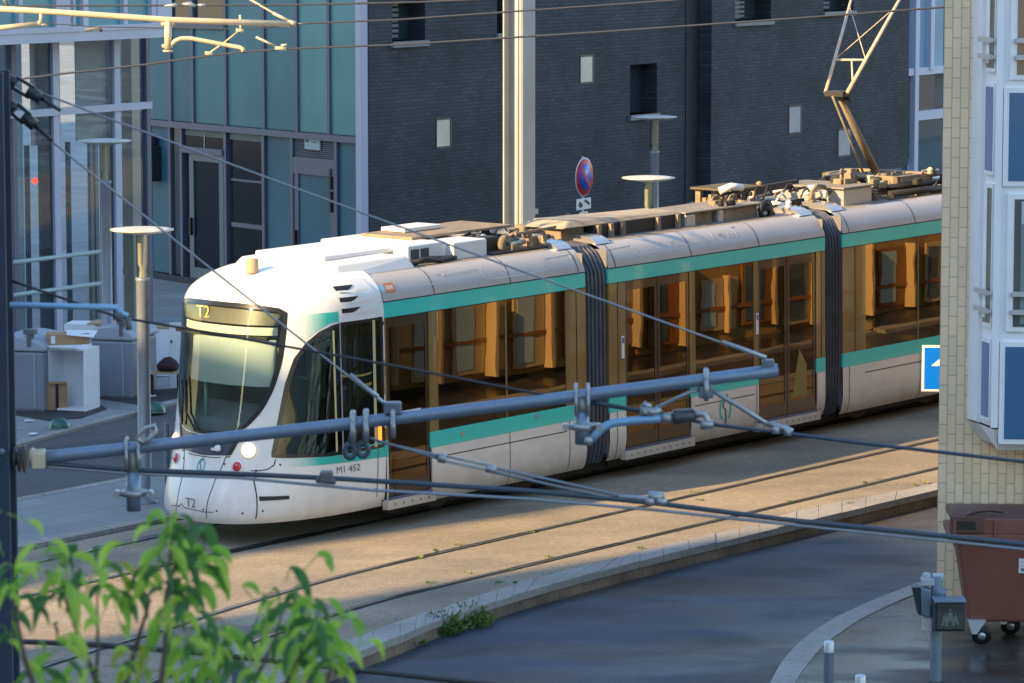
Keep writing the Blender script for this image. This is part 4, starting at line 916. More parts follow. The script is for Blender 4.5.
b=MB();b.box((lx,-.10,-.3),(cx_,.02,.10));f1.build(b,'plinth',mat('plinth_dark',(.05,.055,.065),.8))
# ---- dark brick building, running right and away from the corner
C_=Vector((A0.x+G[0]*(cx_+.1),A0.y+G[1]*(cx_+.1),0));wa=R(33);W=(math.sin(wa),math.cos(wa))
f2=Facade((C_.x,C_.y),W,gz(C_.x,C_.y)-.1,'long dark brick building with small square windows behind the tram','building','brick_building')
split=f2.p(698,100)[0];endx=f2.p(896,100)[0]
def hole(x0,y0,x1,y1):
    a=f2.p(x0,y0);b=f2.p(x1,y0);c=f2.p(x0,y1);d=f2.p(x1,y1);return (a[0],b[0],(c[1]+d[1])/2,(a[1]+b[1])/2)
H_lit=[(435.5,117.5,451.5,148.5),(579.5,54.5,594,84)];H_open=[(392,1,425,41),(497,-25,511,33),(630,64,657,114)]
H2_lit=[(775.5,104.5,789,133.5),(825,127.5,839,156.5)];H2_open=[(722,-14,758,20),(811,-20,841,11)]
holes=[hole(*h) for h in H_lit+H_open]
b=MB();wall_with_holes(b,0,split,-2,10,holes,0,.45);f2.build(b,'wall',BRICK)
holes2=[hole(*h) for h in H2_lit+H2_open]
b=MB();wall_with_holes(b,split,endx,-2,10,holes2,-.30,.45);b.add([(split,-.30,-2),(split,0,-2),(split,0,10),(split,-.30,10)],[(0,1,2,3)]);f2.build(b,'wall',BRICK)
b=MB();b.box((.9,.46,-2),(endx,.7,10.0));f2.build(b,'core',mat('core_black',(.01,.011,.013),.6))
b=MB();b.box((split-.5,-.02,-2),(split-.02,-.001,10));f2.build(b,'recess_shade',mat('recess_shade_brick',(.018,.02,.028),.7,noise=[(8,.2)]))  # shade of the recess, put in as a darker strip on the wall
PANE=mat('pale_lit_blind',(.62,.54,.45),.45,noise=[(2,.12)]);PANE2=mat('grey_blind',(.34,.34,.36),.45,noise=[(2,.1)])
FRK=mat('window_frame_navy',(.03,.035,.05),.4)
for h,yo,m in [(holes[0],0,PANE),(holes[1],0,PANE),(holes2[0],-.3,PANE2),(holes2[1],-.3,PANE2)]:
    a,c,e,f=h;b=MB()
    for q_ in ((a,a+.035,e,f),(c-.05,c,e,f),(a,c,f-.04,f),(a,c,e,e+.04)):b.box((q_[0],yo-.01,q_[2]),(q_[1],yo+.10,q_[3]))
    wo=f2.build(b,'window',FRK);b=MB();b.box((a+.035,yo+.0,e+.04),(c-.05,yo+.04,f-.04));f2.build(b,'pane',m,wo)
for h,yo in [(holes[2],0),(holes[3],0),(holes[4],0),(holes2[2],-.3),(holes2[3],-.3)]:
    a,c,e,f=h;w=c-a;b=MB();b.box((a-.05,yo-.06,e-.10),(c+.05,yo+.4,e));wo=f2.build(b,'window',mat('sill_grey',(.16,.18,.21),.5))
    b=MB();b.box((a,yo+.36,e),(c,yo+.40,f));f2.build(b,'pane',mat('window_reflecting',(.03,.05,.065),.08,coat=1),wo)
    if h is holes[4]:
        b=MB();b.box((a+w*.0,yo+.30,e),(a+w*.48,yo+.34,f-.25));f2.build(b,'panel',mat('dull_teal_panel',(.035,.09,.12),.3),wo)
    else:
        b=MB();k=int((f-e)/.09)
        for i in range(k):
            z_=e+.05+i*.09;b.box((a,yo+.30,z_),(a+w*.62,yo+.335,z_+.055))
        f2.build(b,'blind',mat('blind_slats',(.13,.145,.17),.5),wo)
# glazed stair bay at the far end
bx0,bx1=f2.p(896.5,100)[0],f2.p(990,100)[0]
f3o=f2
b=MB();b.box((bx0,.25,-2),(bx1,.5,10));f2.build(b,'bay_backing',mat('backing_dark2',(.05,.06,.08),.6))
ya=f2.p(910,72)[1]
SKYG=mat('sky_reflecting_glass',(.05,.07,.09),.03,coat=1,spec=1)
def gp2(x0,x1,z0,z1,m,nm='glass_panel',d=.05):
    a=f2.p(x0,100)[0];c=f2.p(x1,100)[0];b=MB();b.box((a+.03,d,z0+.03),(c-.03,d+.04,z1-.03));return f2.build(b,nm,m)
UPG=mat('sky_mirror_glass',(.22,.38,.52),.12,coat=1,noise=[(.5,.25)])  # sky reflection put into the base colour of the bay glass
for x0,x1 in ((903,913.5),(913.5,928.5),(928.5,945)):gp2(x0,x1,ya,10,UPG)
for x0,x1,z0,z1,m in ((903,913.5,f2.p(908,160)[1],ya,mat('brown_reflecting',(.08,.07,.07),.1,coat=1)),(914,937,f2.p(925,112)[1],ya,mat('brown_reflecting',(.08,.07,.07))),(917,945,-2,f2.p(925,118)[1],mat('deep_teal_glass',(.02,.06,.075),.1,coat=1)),(903,913,-2,f2.p(908,164)[1],MULL)):gp2(x0,x1,z0,z1,m)
b=MB()
for x in (896.8,899.5,903,913.7,928.7):
    a=f2.p(x,100)[0];lo_=-2 if x!=928.7 else ya;b.box((a-.09,-.08,lo_),(a+.09,.2,10))
f2.build(b,'mullion',MULL)
b=MB();a=f2.p(903,100)[0];b.box((a,-.05,ya-.08),(bx1,.15,ya+.08));zz=f2.p(925,115)[1];a=f2.p(914,100)[0];b.box((a,-.05,zz-.1),(bx1,.15,zz+.1));f2.build(b,'transom',MULL)
# ---- left building: white framed upper floor over tall glazing
B0=gnd(150,345,.03);la=R(33);D1=(math.sin(la),math.cos(la))
f4=Facade((B0.x,B0.y),D1,B0.z,'glass fronted building with overhanging white framed upper floor, left edge of photo','building','glass_building')
xl=f4.p(-40,200)[0];z0b=f4.p(60,343)[1]
GREENG=glassmat('shopfront_glass',(.88,.94,.97),(.75,.88,1),.07,bump=.01);
b=MB();b.add([(xl,.03,-.2),(0,.03,-.2),(0,.03,7.5),(xl,.03,7.5)],[(0,1,2,3)]);f4.build(b,'shopfront_glazing',GREENG)
b=MB();b.box((xl,2.6,-.2),(0,2.8,7.5));b.box((xl,.1,7.3),(0,2.6,7.5));f4.build(b,'interior_wall',mat('interior_dim',(.26,.36,.42),.8,noise=[(.8,.3)]))
b=MB();b.box((xl,.1,-.1),(0,2.6,-.02));f4.build(b,'floor',mat('interior_floor',(.08,.09,.10),.6))
zm=f4.p(60,111)[1];zc=f4.p(60,143)[1]
def mu(px,w,y=-.02,z0=-.2,z1=7.5,m=MUL,name='mullion'):
    a=f4.p(px,200)[0];b=MB();b.box((a-w,y,z0),(a+w,.12,z1));return f4.build(b,name,m)
mu(57,.07,m=MULL);mu(118,.07,m=MULL);mu(149,.05);mu(15,.05);mu(49,.11,y=.06,m=mat('dark_column',(.05,.075,.10),.5),name='column')
mu(32,.03,y=.06,z1=zc,m=mat('dim_frame',(.06,.08,.11)));mu(73,.03,y=.06,z1=zc,m=mat('dim_frame',(.06,.08,.11)));mu(110,.10,y=.06,z1=zc,m=mat('dark_column',(.05,.075,.10)))
b=MB();b.box((xl,-.06,zm-.06),(.06,.04,zm+.05));f4.build(b,'transom',MULL)
for y_ in (254,286):
    zz=f4.p(80,y_)[1];b=MB();b.tube([(xl,-.02,zz),(f4.p(104,200)[0],-.02,zz)],.035,8);f4.build(b,'rail',mat('rail_teal_white',(.38,.50,.52),.4))
# roller blinds behind the glass, stepped bottoms
BLN=mat('roller_blind_grey',(.50,.52,.52),.7)
for x0,x1,y_ in ((15,44,146),(60,94,141)):
    a=f4.p(x0,150,-.5)[0];c=f4.p(x1,150,-.5)[0];b=MB();b.box((a,.16,f4.p((x0+x1)/2,y_,-.15)[1]),(c,.18,7.2));f4.build(b,'roller_blind',BLN)
b=MB();a,zz=f4.p(35,181,-1.5);b.lathe([(0,-.06),(.06,0),(0,.06)],(a,1.5,zz),10);f4.build(b,'red_lamp',mat('red_glow',(1,.05,.02),.5,emit=(1,.04,.01),es=1.2))
b=MB()
for x_ in (92,97,130):
    a=f4.p(x_,150,-1)[0];b.box((a-.05,1,-.1),(a+.03,1.06,7.2))
f4.build(b,'inner_post',mat('inner_post',(.20,.22,.22),.6));b=MB();a=f4.p(137,150,-.8)[0];b.box((a-.12,.8,-.1),(a+.12,1.0,7.2));f4.build(b,'inner_column',mat('inner_column_cream',(.42,.36,.27),.6))
# overhanging floor
zb=f4.p(85,41,.7)[1];xr=f4.p(172,20,.7)[0];xl2=f4.p(-40,20,.7)[0]
zw=f4.p(85,30,.7)[1]
WFR=mat('white_lavender_cladding',(.50,.53,.64),.5,noise=[(1,.06)])
b=MB();b.box((xl2,-.7,zb),(xr,4,zw+.0));b.box((xr-.35,-.7,zw),(xr,4,zb+5));f4.build(b,'upper_floor_frame',WFR)
b=MB();b.box((xl2,-.60,zw),(xr-.3,-.56,zb+5));f4.build(b,'upper_glazing',mat('cyan_glass',(.10,.32,.38),.2,coat=.6,noise=[(.7,.12)]))
for px,w in ((17,.05),(61,.20),(69,.06),(82,.06),(122,.045),(152,.1)):
    a=f4.p(px,20,.6)[0]
    b=MB();b.box((a-w,-.68,zw),(a+w,-.5,zb+5));f4.build(b,'upper_mullion',WFR)
b=MB();b.box((xl2,-.72,zw-.02),(xr,-.55,zw+.06));f4.build(b,'upper_sill',WFR)
b=MB();b.box((xl2,-.5,zb+5),(xr,6,zb+5.3));f4.build(b,'roof',WFR)
# ================================================================== beige tiled building with bay window
TILE=brickmat('beige_wall_tiles',(.86,.68,.47),(.76,.60,.41),(.48,.38,.28),.205,.088,.0055,swap=True,rough=.45,stain=.10,bump=.5)
Q0=gnd(936,609,-.10);ba=R(-4);BD=(math.cos(ba),math.sin(ba))
f5=Facade((Q0.x,Q0.y),BD,Q0.z,'beige tiled building with a white and blue bay window at the right edge','building','tiled_building')
XR=9.0;ux_,uy_=U
# direction of the street wall in facade coordinates
ca,sa=math.cos(math.atan2(BD[1],BD[0])),math.sin(math.atan2(BD[1],BD[0]))
sx,sy=ux_*ca+uy_*sa,-ux_*sa+uy_*ca
b=MB();b.add([(0,0,-.3),(XR,0,-.3),(XR,0,9),(0,0,9)],[(0,1,2,3)]);f5.build(b,'wall',TILE)
WH=mat('white_window_frame',(.80,.84,.90),.35,noise=[(3,.04)]);BLP=mat('blue_bay_panel',(.025,.13,.29),.3,coat=.3,noise=[(1.2,.08)]);BLP2=mat('pale_blue_side_panel',(.13,.21,.40),.3,noise=[(1.2,.06)])
BGL=mat('bay_glass',(.06,.085,.10),.06,coat=1);CURT=mat('net_curtain',(.20,.27,.28),.7,noise=[(14,.18,(1,1,.05))])
# plan of bay (local x, outward distance): start on wall, cheek, slanted narrow face, main front
pA=f5.p(969,300)[0];pB=f5.p(981.5,300,.22)[0];pC=f5.p(996,300,.62)[0]
bay=[(pA,0.0),(pB,.22),(pC,.62),(pC+2.6,.62),(pC+3.4,0)]
zlow=[f5.p(975,420,.1)[1],f5.p(990,431,.45)[1],f5.p(1010,441,.62)[1]]
zb0=min(zlow)
b=MB();pl=[(x,-y) for x,y in bay]
zt=9
b.add([(x,y,zlow[0]) for x,y in pl]+[(x,y,zt) for x,y in pl],[(i,i+1,i+6,i+5) for i in range(4)]+[(4,3,2,1,0)]);by=f5.build(b,'bay_window',WH)
b=MB();b.add([(x+.0,y-.02,zlow[0]-.02) for x,y in pl]+[(pA+.15,.0,zlow[0]-.22),(pB+.15,-.12,zlow[0]-.25),(pC+.05,-.5,zlow[0]-.25),(pC+2.6,-.5,zlow[0]-.25),(pC+3.2,0,zlow[0]-.22)],[(i,i+1,i+6,i+5) for i in range(4)]+[(5,6,7,8,9)]);f5.build(b,'bay_underside',WH,by)
def onface(i,t0,t1,z0,z1,m,nm,proud=.012,th=.02,parent=None):
    (x0,y0),(x1,y1)=pl[i],pl[i+1];d=Vector((x1-x0,y1-y0,0));L=d.length;d/=L;n=Vector((d.y,-d.x,0))
    if n.y>0:n=-n
    o=Vector((x0,y0,0));a=o+d*t0+n*proud;c=o+d*t1+n*proud;bb=MB();bb.hexa([(a.x,a.y,z0),(c.x,c.y,z0),(c.x-n.x*th,c.y-n.y*th,z0),(a.x-n.x*th,a.y-n.y*th,z0),(a.x,a.y,z1),(c.x,c.y,z1),(c.x-n.x*th,c.y-n.y*th,z1),(a.x-n.x*th,a.y-n.y*th,z1)])
    return f5.build(bb,nm,m,parent or by)
L1=math.hypot(bay[2][0]-bay[1][0],bay[2][1]-bay[1][1])
Z=lambda y,o_=.5:f5.p(1000,y,o_)[1]
s0,s1=L1*.30,L1*.78
for y0,y1,m in ((-60,68,BGL),(87,171,BLP2),(188,323,BGL),(343,417,BLP2)):
    w=onface(1,s0-.03,s1+.03,Z(y1)-.04,Z(y0)+.04,WH,'window' ,.030,.03);onface(1,s0,s1,Z(y1),Z(y0),m,'pane',.036,.02,w)
    if m is BGL:onface(1,s0,s0+(s1-s0)*.45,Z(y1)+.05,Z(y0),WH,'pane_frame',.040,.01,w)
for y0,y1,m in ((-60,74,BGL),(92,180,BLP),(198,325,BGL),(345,437,BLP)):
    w=onface(2,.045 if m is BLP else .10,1.15,Z(y1)-.05,Z(y0)+.05,WH,'window',.03,.03);onface(2,.10 if m is BLP else .17,1.08,Z(y1),Z(y0),m,'pane',.036,.02,w)
    if m is BGL:onface(2,.24,1.05,Z(y1)+.03,Z(y0)-.25,CURT,'curtain',.039,.004,w);onface(2,.24,1.05,Z(y0)-.25,Z(y0)-.02,mat('blind_pale',(.45,.53,.55),.5),'blind',.041,.004,w)
RLM=mat('rail_silver',(.45,.50,.56),.4,.4)
for y_ in (40,57,293,311):
    z_=Z(y_,.6);b=MB()
    for i,(t0,t1) in ((1,(.02,.95)),(2,(.06,.9))):
        (x0,y0),(x1,y1)=pl[i],pl[i+1];d=Vector((x1-x0,y1-y0,0));n=Vector((d.y,-d.x,0)).normalized();n=-n if n.y>0 else n
        a=Vector((x0,y0,z_))+d*t0*1.0+n*.08;c=Vector((x0,y0,z_))+d*(t1 if i==1 else .45)+n*.08;b.beam(a,c,.02,.05)
        b.beam(a,a-n*.08,.03,.03);b.beam(c,c-n*.08,.03,.03)
    f5.build(b,'guard_rail',RLM,by)
for x_ in (pB,pC):
    b=MB();i=1 if x_==pB else 2;b.box((pl[i][0]-.035,pl[i][1]-.035,zlow[0]),(pl[i][0]+.035,pl[i][1]+.035,9));f5.build(b,'bay_corner_post',WH,by)
# street front of the same building, turned away from the camera and mirrored in the tram windows
OC=mat('ochre_render',(.44,.28,.11),.8,noise=[(.8,.2),(5,.1)]);OC2=mat('orange_brown_cladding',(.34,.15,.05),.7,noise=[(1,.2)]);CRM=mat('cream_render',(.62,.50,.32),.8,noise=[(1,.1)]);WIN=mat('street_window',(.10,.14,.17),.1,coat=1)
def sw(mb,t0,t1,z0,z1,o0,o1):     # box along the street wall: t along, o outwards (towards the tram)
    n=Vector((-sy,sx,0));d=Vector((sx,sy,0));pts=[]
    for z in (z0,z1):
        for t,o_ in ((t0,o0),(t1,o0),(t1,o1),(t0,o1)):
            p=d*t+n*o_;pts.append((p.x,p.y,z))
    mb.hexa(pts)
b=MB();sw(b,0.32,28,-.3,9,-.3,-.02);f5.build(b,'street_wall',OC)
b=MB();sw(b,.4,28,-.3,.28,-.02,.02);f5.build(b,'street_plinth',mat('street_plinth_dark',(.035,.03,.026),.7,noise=[(2,.4)]))
q=random.Random(11);t=.8
GOLD=mat('golden_render',(.78,.52,.20),.7,noise=[(3,.1)]);SKYP=mat('pale_sky_pane',(.50,.66,.76),.6)  # pale blue panes carry mirrored sky in their colour
while t<27:
    w=q.uniform(.45,.85);z0=q.uniform(.35,.55);z1=q.uniform(1.25,1.75);b=MB();sw(b,t,t+w,z0,z1,0,.03);wo=f5.build(b,'street_window',CRM if q.random()<.5 else OC2)
    b=MB();sw(b,t+.07,t+w*q.uniform(.5,.9),z0+.07,z1-.07,.03,.04);f5.build(b,'pane',WIN if q.random()<.4 else SKYP,wo)
    b=MB();sw(b,t+w+.03,t+w+.09,z0-.05,z1+.05,0,q.uniform(.10,.25));f5.build(b,'street_fin',CRM)
    if q.random()<.6:
        b=MB();sw(b,t+w+.15,t+w+.15+q.uniform(.1,.35),q.uniform(.3,.7),z1,0,.03);f5.build(b,'street_panel',GOLD if q.random()<.6 else OC2)
    b=MB();sw(b,t,t+w,2.6,4.1,0,.04);f5.build(b,'street_window',WIN)
    t+=w+q.uniform(.35,.7)
b=MB();sw(b,.4,28,.84,.90,0,.05);f5.build(b,'street_cornice',OC2)
# ================================================================== unseen blocks added outside the frame, placed and sized to throw the shade
te=R(13);Tx,Ty=-U[0]*math.cos(te)+V[0]*math.sin(te),-U[1]*math.cos(te)+V[1]*math.sin(te)
Wx,Wy=U[0]*math.sin(te)+V[0]*math.cos(te),U[1]*math.sin(te)+V[1]*math.cos(te)
SE=R(25);tanE=math.tan(SE)
FAC=mat('pale_facade',(.42,.40,.37),.8,noise=[(.5,.1)])
def block(a0,a1,w0,w1,h,label):
    base=Vector((P0[0]+Tx*a0+Wx*w0,P0[1]+Ty*a0+Wy*w0,-1.2));o=empty('shade_block',base,math.atan2(Wy,Wx),label,'building')
    # local x along W, local y along T
    L=w1-w0;D=a1-a0;s=1 if (Wx*Ty-Wy*Tx)>0 else -1
    b=MB();b.box((0,0,0),(L,s*D,h+1.2));b.build('wall',FAC,o)
    b=MB();n=max(1,int(L/3.2));fl=int((h)/3)
    for i in range(min(n,8)):
        for j in range(fl):
            x=(i+.5)*L/min(n,8);b.box((x-.6,-s*.03,1.6+j*3),(x+.6,s*.02,3.1+j*3))
    b.build('window_rows',WIN,o)
block(45,58,-.25,8,2.3+43*tanE,'unseen block added up the street, its roof set to let low sun onto the tram roof')
block(62,74,8,60,5.8+97*tanE,'unseen tall block added left of the tram to shade the glass buildings')
block(45,58,-5.0,-2.95,(45+4.4)*tanE,'unseen narrow block added to shade the kerb edge and lower street')
block(45,60,-70,-5.0,7.5+51*tanE,'unseen long tall block added to shade the lower street and bay window')
# ================================================================== STREET FURNITURE
LAMPP=mat('lamp_pole_grey',(.20,.23,.27),.4,.3,noise=[(6,.1)]);DISC=mat('lamp_disc_pale',(.50,.52,.50),.5,noise=[(5,.15)]);DIFF=glassmat('lamp_diffuser',(.75,.78,.76),(.9,.95,1),.12,rough=.15)
def lamp(px,disc_y,S,label,baseh=.03,first=[None]):
    D=F/S;top=dep(px,disc_y,D);g=gz(top.x,top.y)+baseh;h=top.z-g
    r=empty('street_lamp',(top.x,top.y,g),0,label,'street lamp','round disc topped street lamps')
    b=MB();b.lathe([(.16,-.02),(.16,.02),(.082,.03),(.078,h-.62),(.085,h-.60),(.085,h-.56),(0,h-.56)],(0,0,0),20);b.build('pole',LAMPP,r)
    b=MB();b.lathe([(.075,h-.56),(.075,h-.04)],(0,0,0),20);b.build('diffuser',DIFF,r)
    b=MB();b.lathe([(.04,h-.56),(.03,h-.45),(.055,h-.40),(.055,h-.06),(.09,h-.03)],(0,0,0),14);b.build('inner_tube',mat('lamp_inner_cream',(.55,.52,.40),.5),r)
    b=MB();b.lathe([(0,h-.04),(.1,h-.04),(.30,h-.012),(.385,h+.012),(.385,h+.024),(.30,h+.034),(.1,h+.05),(0,h+.052)],(0,0,0),40);b.build('lamp_disc',DISC,r)
lamp(142,231,83,'nearest disc street lamp, standing on the grey pavement left of the tram front')
lamp(648.5,179,69,'disc street lamp with sunlit yellow disc, rising just behind the tram roof')
lamp(654.5,118,58.5,'shaded disc street lamp against the dark brick wall, its disc highest in the photo')
lamp(105,142,69,'shaded disc street lamp in front of the left glass building')
# tall catenary post behind the tram
pp=dep(519,215,F/76);g=gz(pp.x,pp.y);r=empty('catenary_post',(pp.x,pp.y,g),math.atan2(U[1],U[0])+R(12),'tall pale steel catenary post rising behind the tram roof','post')
PMT=mat('post_cream_grey',(.36,.37,.39),.5,noise=[(3,.08)])
b=MB();b.box((-.165,-.15,0),(.165,-.13,9));b.box((-.165,.13,0),(.165,.15,9));b.box((-.012,-.13,0),(.012,.13,9));b.box((-.3,-.3,0),(.3,.3,.03));b.build('column',PMT,r)
b=MB();b.tube([(-.21,-.1,0),(-.21,-.1,9)],.02,8);b.build('conduit',PMT,r)
b=MB();b.box((.19,-.1,3.05),(.34,.1,3.12));b.build('bracket',PMT,r)
# no parking sign
sp=dep(584,177,F/58);g=gz(sp.x,sp.y);rz=R(62);r=empty('no_parking_sign',(sp.x,sp.y,g),rz,'round blue and red no parking sign on a thin pole before the brick wall','road sign')
hz=sp.z-g;n_=(0,-1,0);SGR=mat('sign_red',(.62,.02,.03),.35);SGB=mat('sign_blue',(.01,.10,.60),.35);SGW=mat('sign_white',(.75,.75,.77),.35)
b=MB();b.tube([(0,.03,0),(0,.03,hz+.36)],.025,8);b.build('pole',STEEL,r)
def dsc(r0,y,m,nm,par):
    b=MB();b.lathe([(0,0),(r0,0),(r0,.008),(0,.008)],(0,y,hz),48,(0,-1,0));return b.build(nm,m,par)
d=dsc(.335,0,SGW,'disc',r);dsc(.315,-.010,SGR,'red_ring',d);dsc(.225,-.020,SGB,'blue_field',d)
b=MB();c=.225*math.sin(R(45));b.beam((-c,-.031,hz+c),(c,-.031,hz-c),.004,.075,up=(1,0,1));b.build('red_bar',SGR,d)
b=MB();b.box((-.27,0,hz-.56),(.27,.012,hz-.37));pl_=b.build('plate',SGW,r,bevel=.003)
b=MB();b.prism([(-.20,hz-.49),(-.06,hz-.49),(-.06,hz-.45),(-.10,hz-.45),(-.12,hz-.42),(-.17,hz-.42),(-.20,hz-.45)],-.006,0);b.prism([(0,hz-.42),(.04,hz-.43),(.12,hz-.47),(.22,hz-.5),(.22,hz-.46),(.14,hz-.42),(.05,hz-.39)],-.006,0);b.lathe([(0,0),(.02,0),(.02,.005)],(-.16,-.006,hz-.50),10,(0,-1,0));b.lathe([(0,0),(.02,0),(.02,.005)],(-.09,-.006,hz-.50),10,(0,-1,0));b.build('tow_pictogram',BLACK,pl_)
b=MB();b.box((-.15,0,hz-1.0),(.15,.012,hz-.60));p2=b.build('plate',SGW,r);b=MB();b.box((-.11,-.006,hz-.98),(-.04,0,hz-.63));b.box((.04,-.006,hz-.98),(.11,0,hz-.63));b.box((-.04,-.006,hz-.69),(.04,0,hz-.63));b.build('red_mark',SGR,p2)
# blue and white sign at the beige corner
sp=dep(922,368,F/84);bx=Vector((sp.x,sp.y,0));g=gz(sp.x,sp.y)-.2;r=empty('blue_direction_sign',(sp.x+.35,sp.y,g),R(-3),'blue rectangular road sign with a white arrow, half hidden by the beige corner','road sign')
zt_=dep(922,345,F/84).z-g;zb_=dep(922,392,F/84).z-g
b=MB();b.box((-.35,0,zb_),(.35,.012,zt_));bo=b.build('board',SGW,r,bevel=.004)
b=MB();b.box((-.322,-.004,zb_+.028),(.322,.0,zt_-.028));bf=b.build('blue_face',mat('sign_bright_blue',(.0,.16,.80),.35),bo)
zc_=(zb_+zt_)/2;b=MB();b.prism([(-.24,zc_+.03),(0,zc_+.24),(.24,zc_+.03),(.08,zc_+.03),(.08,zc_-.22),(-.08,zc_-.22),(-.08,zc_+.03)],-.008,-.004);b.build('white_arrow',SGW,bf)
b=MB();b.tube([(0.12,.04,0),(0.12,.04,zt_)],.03,10);b.build('pole',STEEL,r)
# bollards
BOLP=mat('bollard_grey',(.13,.17,.23),.45,.2,noise=[(6,.1)]);BOLT_=mat('bollard_cap',(.55,.60,.66),.35,.3)
def bollard(px,ty,S,label,h=1.0,cap=True,rr=.045):
    t=dep(px,ty,F/S);r=empty('bollard',(t.x,t.y,t.z-h),0,label,'bollard','grey tube bollards')
    b=MB();b.lathe([(rr,-.3),(rr,h-.09),(rr*.94,h-.085),(rr*.94,h-.01),(rr*.8,h),(0,h)] if not cap else [(rr,-.3),(rr,h-.09)],(0,0,0),18);b.build('post',BOLP,r)
    if cap:b=MB();b.lathe([(rr*1.03,h-.10),(rr*1.03,h-.008),(rr*.9,h),(0,h)],(0,0,0),18);b.build('cap',BOLT_,r)
bollard(829,641,112,'taller looking of two white topped bollards on the corner pavement, left one')
bollard(860.5,675,116,'white topped bollard cut by the bottom edge, right one of the corner pair')
bollard(167,423,81.5,'slim grey bollard beside the nearest lamp, just left of the tram nose',h=.93,cap=False,rr=.036)
bollard(238,640,135,'white topped bollard behind the leaves at the bottom left',h=1.0,rr=.05)
# green half dome studs
for i,(x,y,lab_) in enumerate(((59.5,428,'green half dome stud in front of the open white cabinet'),(155,412,'green half dome stud by the tram nose, near the right grey bin'))):
    g=gnd(x,y,.03);b=MB();b.lathe([(.155,0)]+[(.155*math.cos(R(a)),.155*math.sin(R(a))) for a in range(0,90,10)]+[(0,.155)],(0,0,0),28);o=b.build('dome_stud',mat('dome_green',(.01,.09,.075),.35,coat=.5,noise=[(8,.2)]));o.location=g;tag(o,lab_,'bollard','green dome studs on the pavement')
# ---- waste containers, discarded furniture and boxes on the far pavement
BIN=mat('bin_grey_plastic',(.22,.26,.32),.5,noise=[(2,.07)]);BINL=mat('bin_lid_grey',(.34,.39,.46),.45,noise=[(2,.07)])
def bigbin(x0,x1,yb,ytop,rz,label,dpt=1.0):
    a=gnd(x0,yb,.03);c=gnd(x1,yb,.03);w=(c.x-a.x)/math.cos(rz);S=F/((a.y)*cP+(HC-a.z)*sP);h=(yb-ytop)/S
    r=empty('waste_container',((a.x+c.x)/2,a.y+.1,a.z),rz,label,'waste container','grey rounded waste containers')
    n=14;pts=[(-w/2,0),(w/2,0),(w/2,h*.82)]+[(w/2*math.cos(R(t))*1.0,h*.82+h*.18*math.sin(R(t))) for t in range(15,180,15)]+[(-w/2,h*.82)]
    b=MB();b.prism(pts[:2]+[(w/2,h*.80),(-w/2,h*.80)],0,dpt);b.build('body',BIN,r,bevel=.05)
    b=MB();b.prism([(-w/2-.02,h*.80),(w/2+.02,h*.80)]+[((w/2+.02)*math.cos(R(t)),h*.82+h*.18*math.sin(R(t))) for t in range(10,180,10)],-.02,dpt+.02);b.build('lid',BINL,r,bevel=.03)
    b=MB();b.box((w*.22,-.03,h*.86),(w*.30,.1,h*1.08));b.box((w*.17,-.04,h*1.02),(w*.35,.12,h*1.09));b.build('lid_handle',mat('bin_handle',(.12,.13,.15),.5),r,bevel=.01)
    b=MB();b.box((-w/2+.02,-.012,h*.06),(-w/2+.04,-.002,h*.78));b.box((w/2-.15,-.012,h*.06),(w/2-.13,-.002,h*.78));b.build('body_rib',BINL,r)
bigbin(-16,44,413,336,R(-14),'grey rounded waste container at the left edge beside the dark post')
bigbin(88,132,400,326,R(-16),'grey rounded waste container behind the nearest lamp, right of the white cabinet')
FW=mat('melamine_white',(.78,.82,.88),.5,noise=[(2,.04)]);CARD=mat('cardboard',(.42,.26,.14),.85,noise=[(5,.1)]);WOODE=mat('chipboard_edge',(.45,.33,.22),.8)
# open white cabinet
a=gnd(48,410,.035);S=F/(a.y*cP+(HC-a.z)*sP);w=42/S;h=63/S
r=empty('open_cabinet',a,R(-20),'discarded white open cabinet with cardboard inside, between the two grey containers','cabinet')
b=MB();t_=.03;b.box((0,0,0),(t_,.45,h));b.box((w-t_,0,0),(w,.45,h));b.box((t_,.02,h-.03),(w-t_,.45,h));b.box((t_,.02,0),(w-t_,.45,.03));b.box((t_,.43,.03),(w-t_,.45,h-.03));b.build('carcass',FW,r)
b=MB();b.box((-.04,-.02,h+.001),(w*.80,.46,h+.03));b.build('top_board',FW,r)
g2=r.matrix_basis
def at_loc(root,x,y,z):
    rz=root.rotation_euler.z;c,s=math.cos(rz),math.sin(rz);return Vector((root.location.x+c*x-s*y,root.location.y+s*x+c*y,root.location.z+z))
r2=empty('cardboard_box',at_loc(r,.02,-.06,0),R(18),'brown cardboard box with a dark taped stripe, standing in the white cabinet','cardboard box')
b=MB();b.box((0,0,0),(.29,.16,.39));b.build('box',CARD,r2,bevel=.006);b=MB();b.box((.12,-.004,0),(.165,0,.39));b.build('tape_stripe',BLACK,r2);b=MB();b.box((.02,-.03,.38),(.27,-.0,.41));b.build('flap',CARD,r2)
r3=empty('cardboard_box',at_loc(r,.02,.02,h+.032),R(14),'brown cardboard box with white sheets lying on top of the white cabinet','cardboard box')
b=MB();b.box((0,0,0),(.58,.34,.15));b.build('box',CARD,r3,bevel=.006);b=MB();b.hexa([(.25,-.06,.14),(.62,-.1,.10),(.72,.2,.16),(.28,.25,.17),(.25,-.06,.15),(.62,-.1,.11),(.72,.2,.17),(.28,.25,.18)]);b.build('white_sheet',FW,r3);b=MB();b.box((.03,-.004,.02),(.09,0,.13));b.build('label',FW,r3)
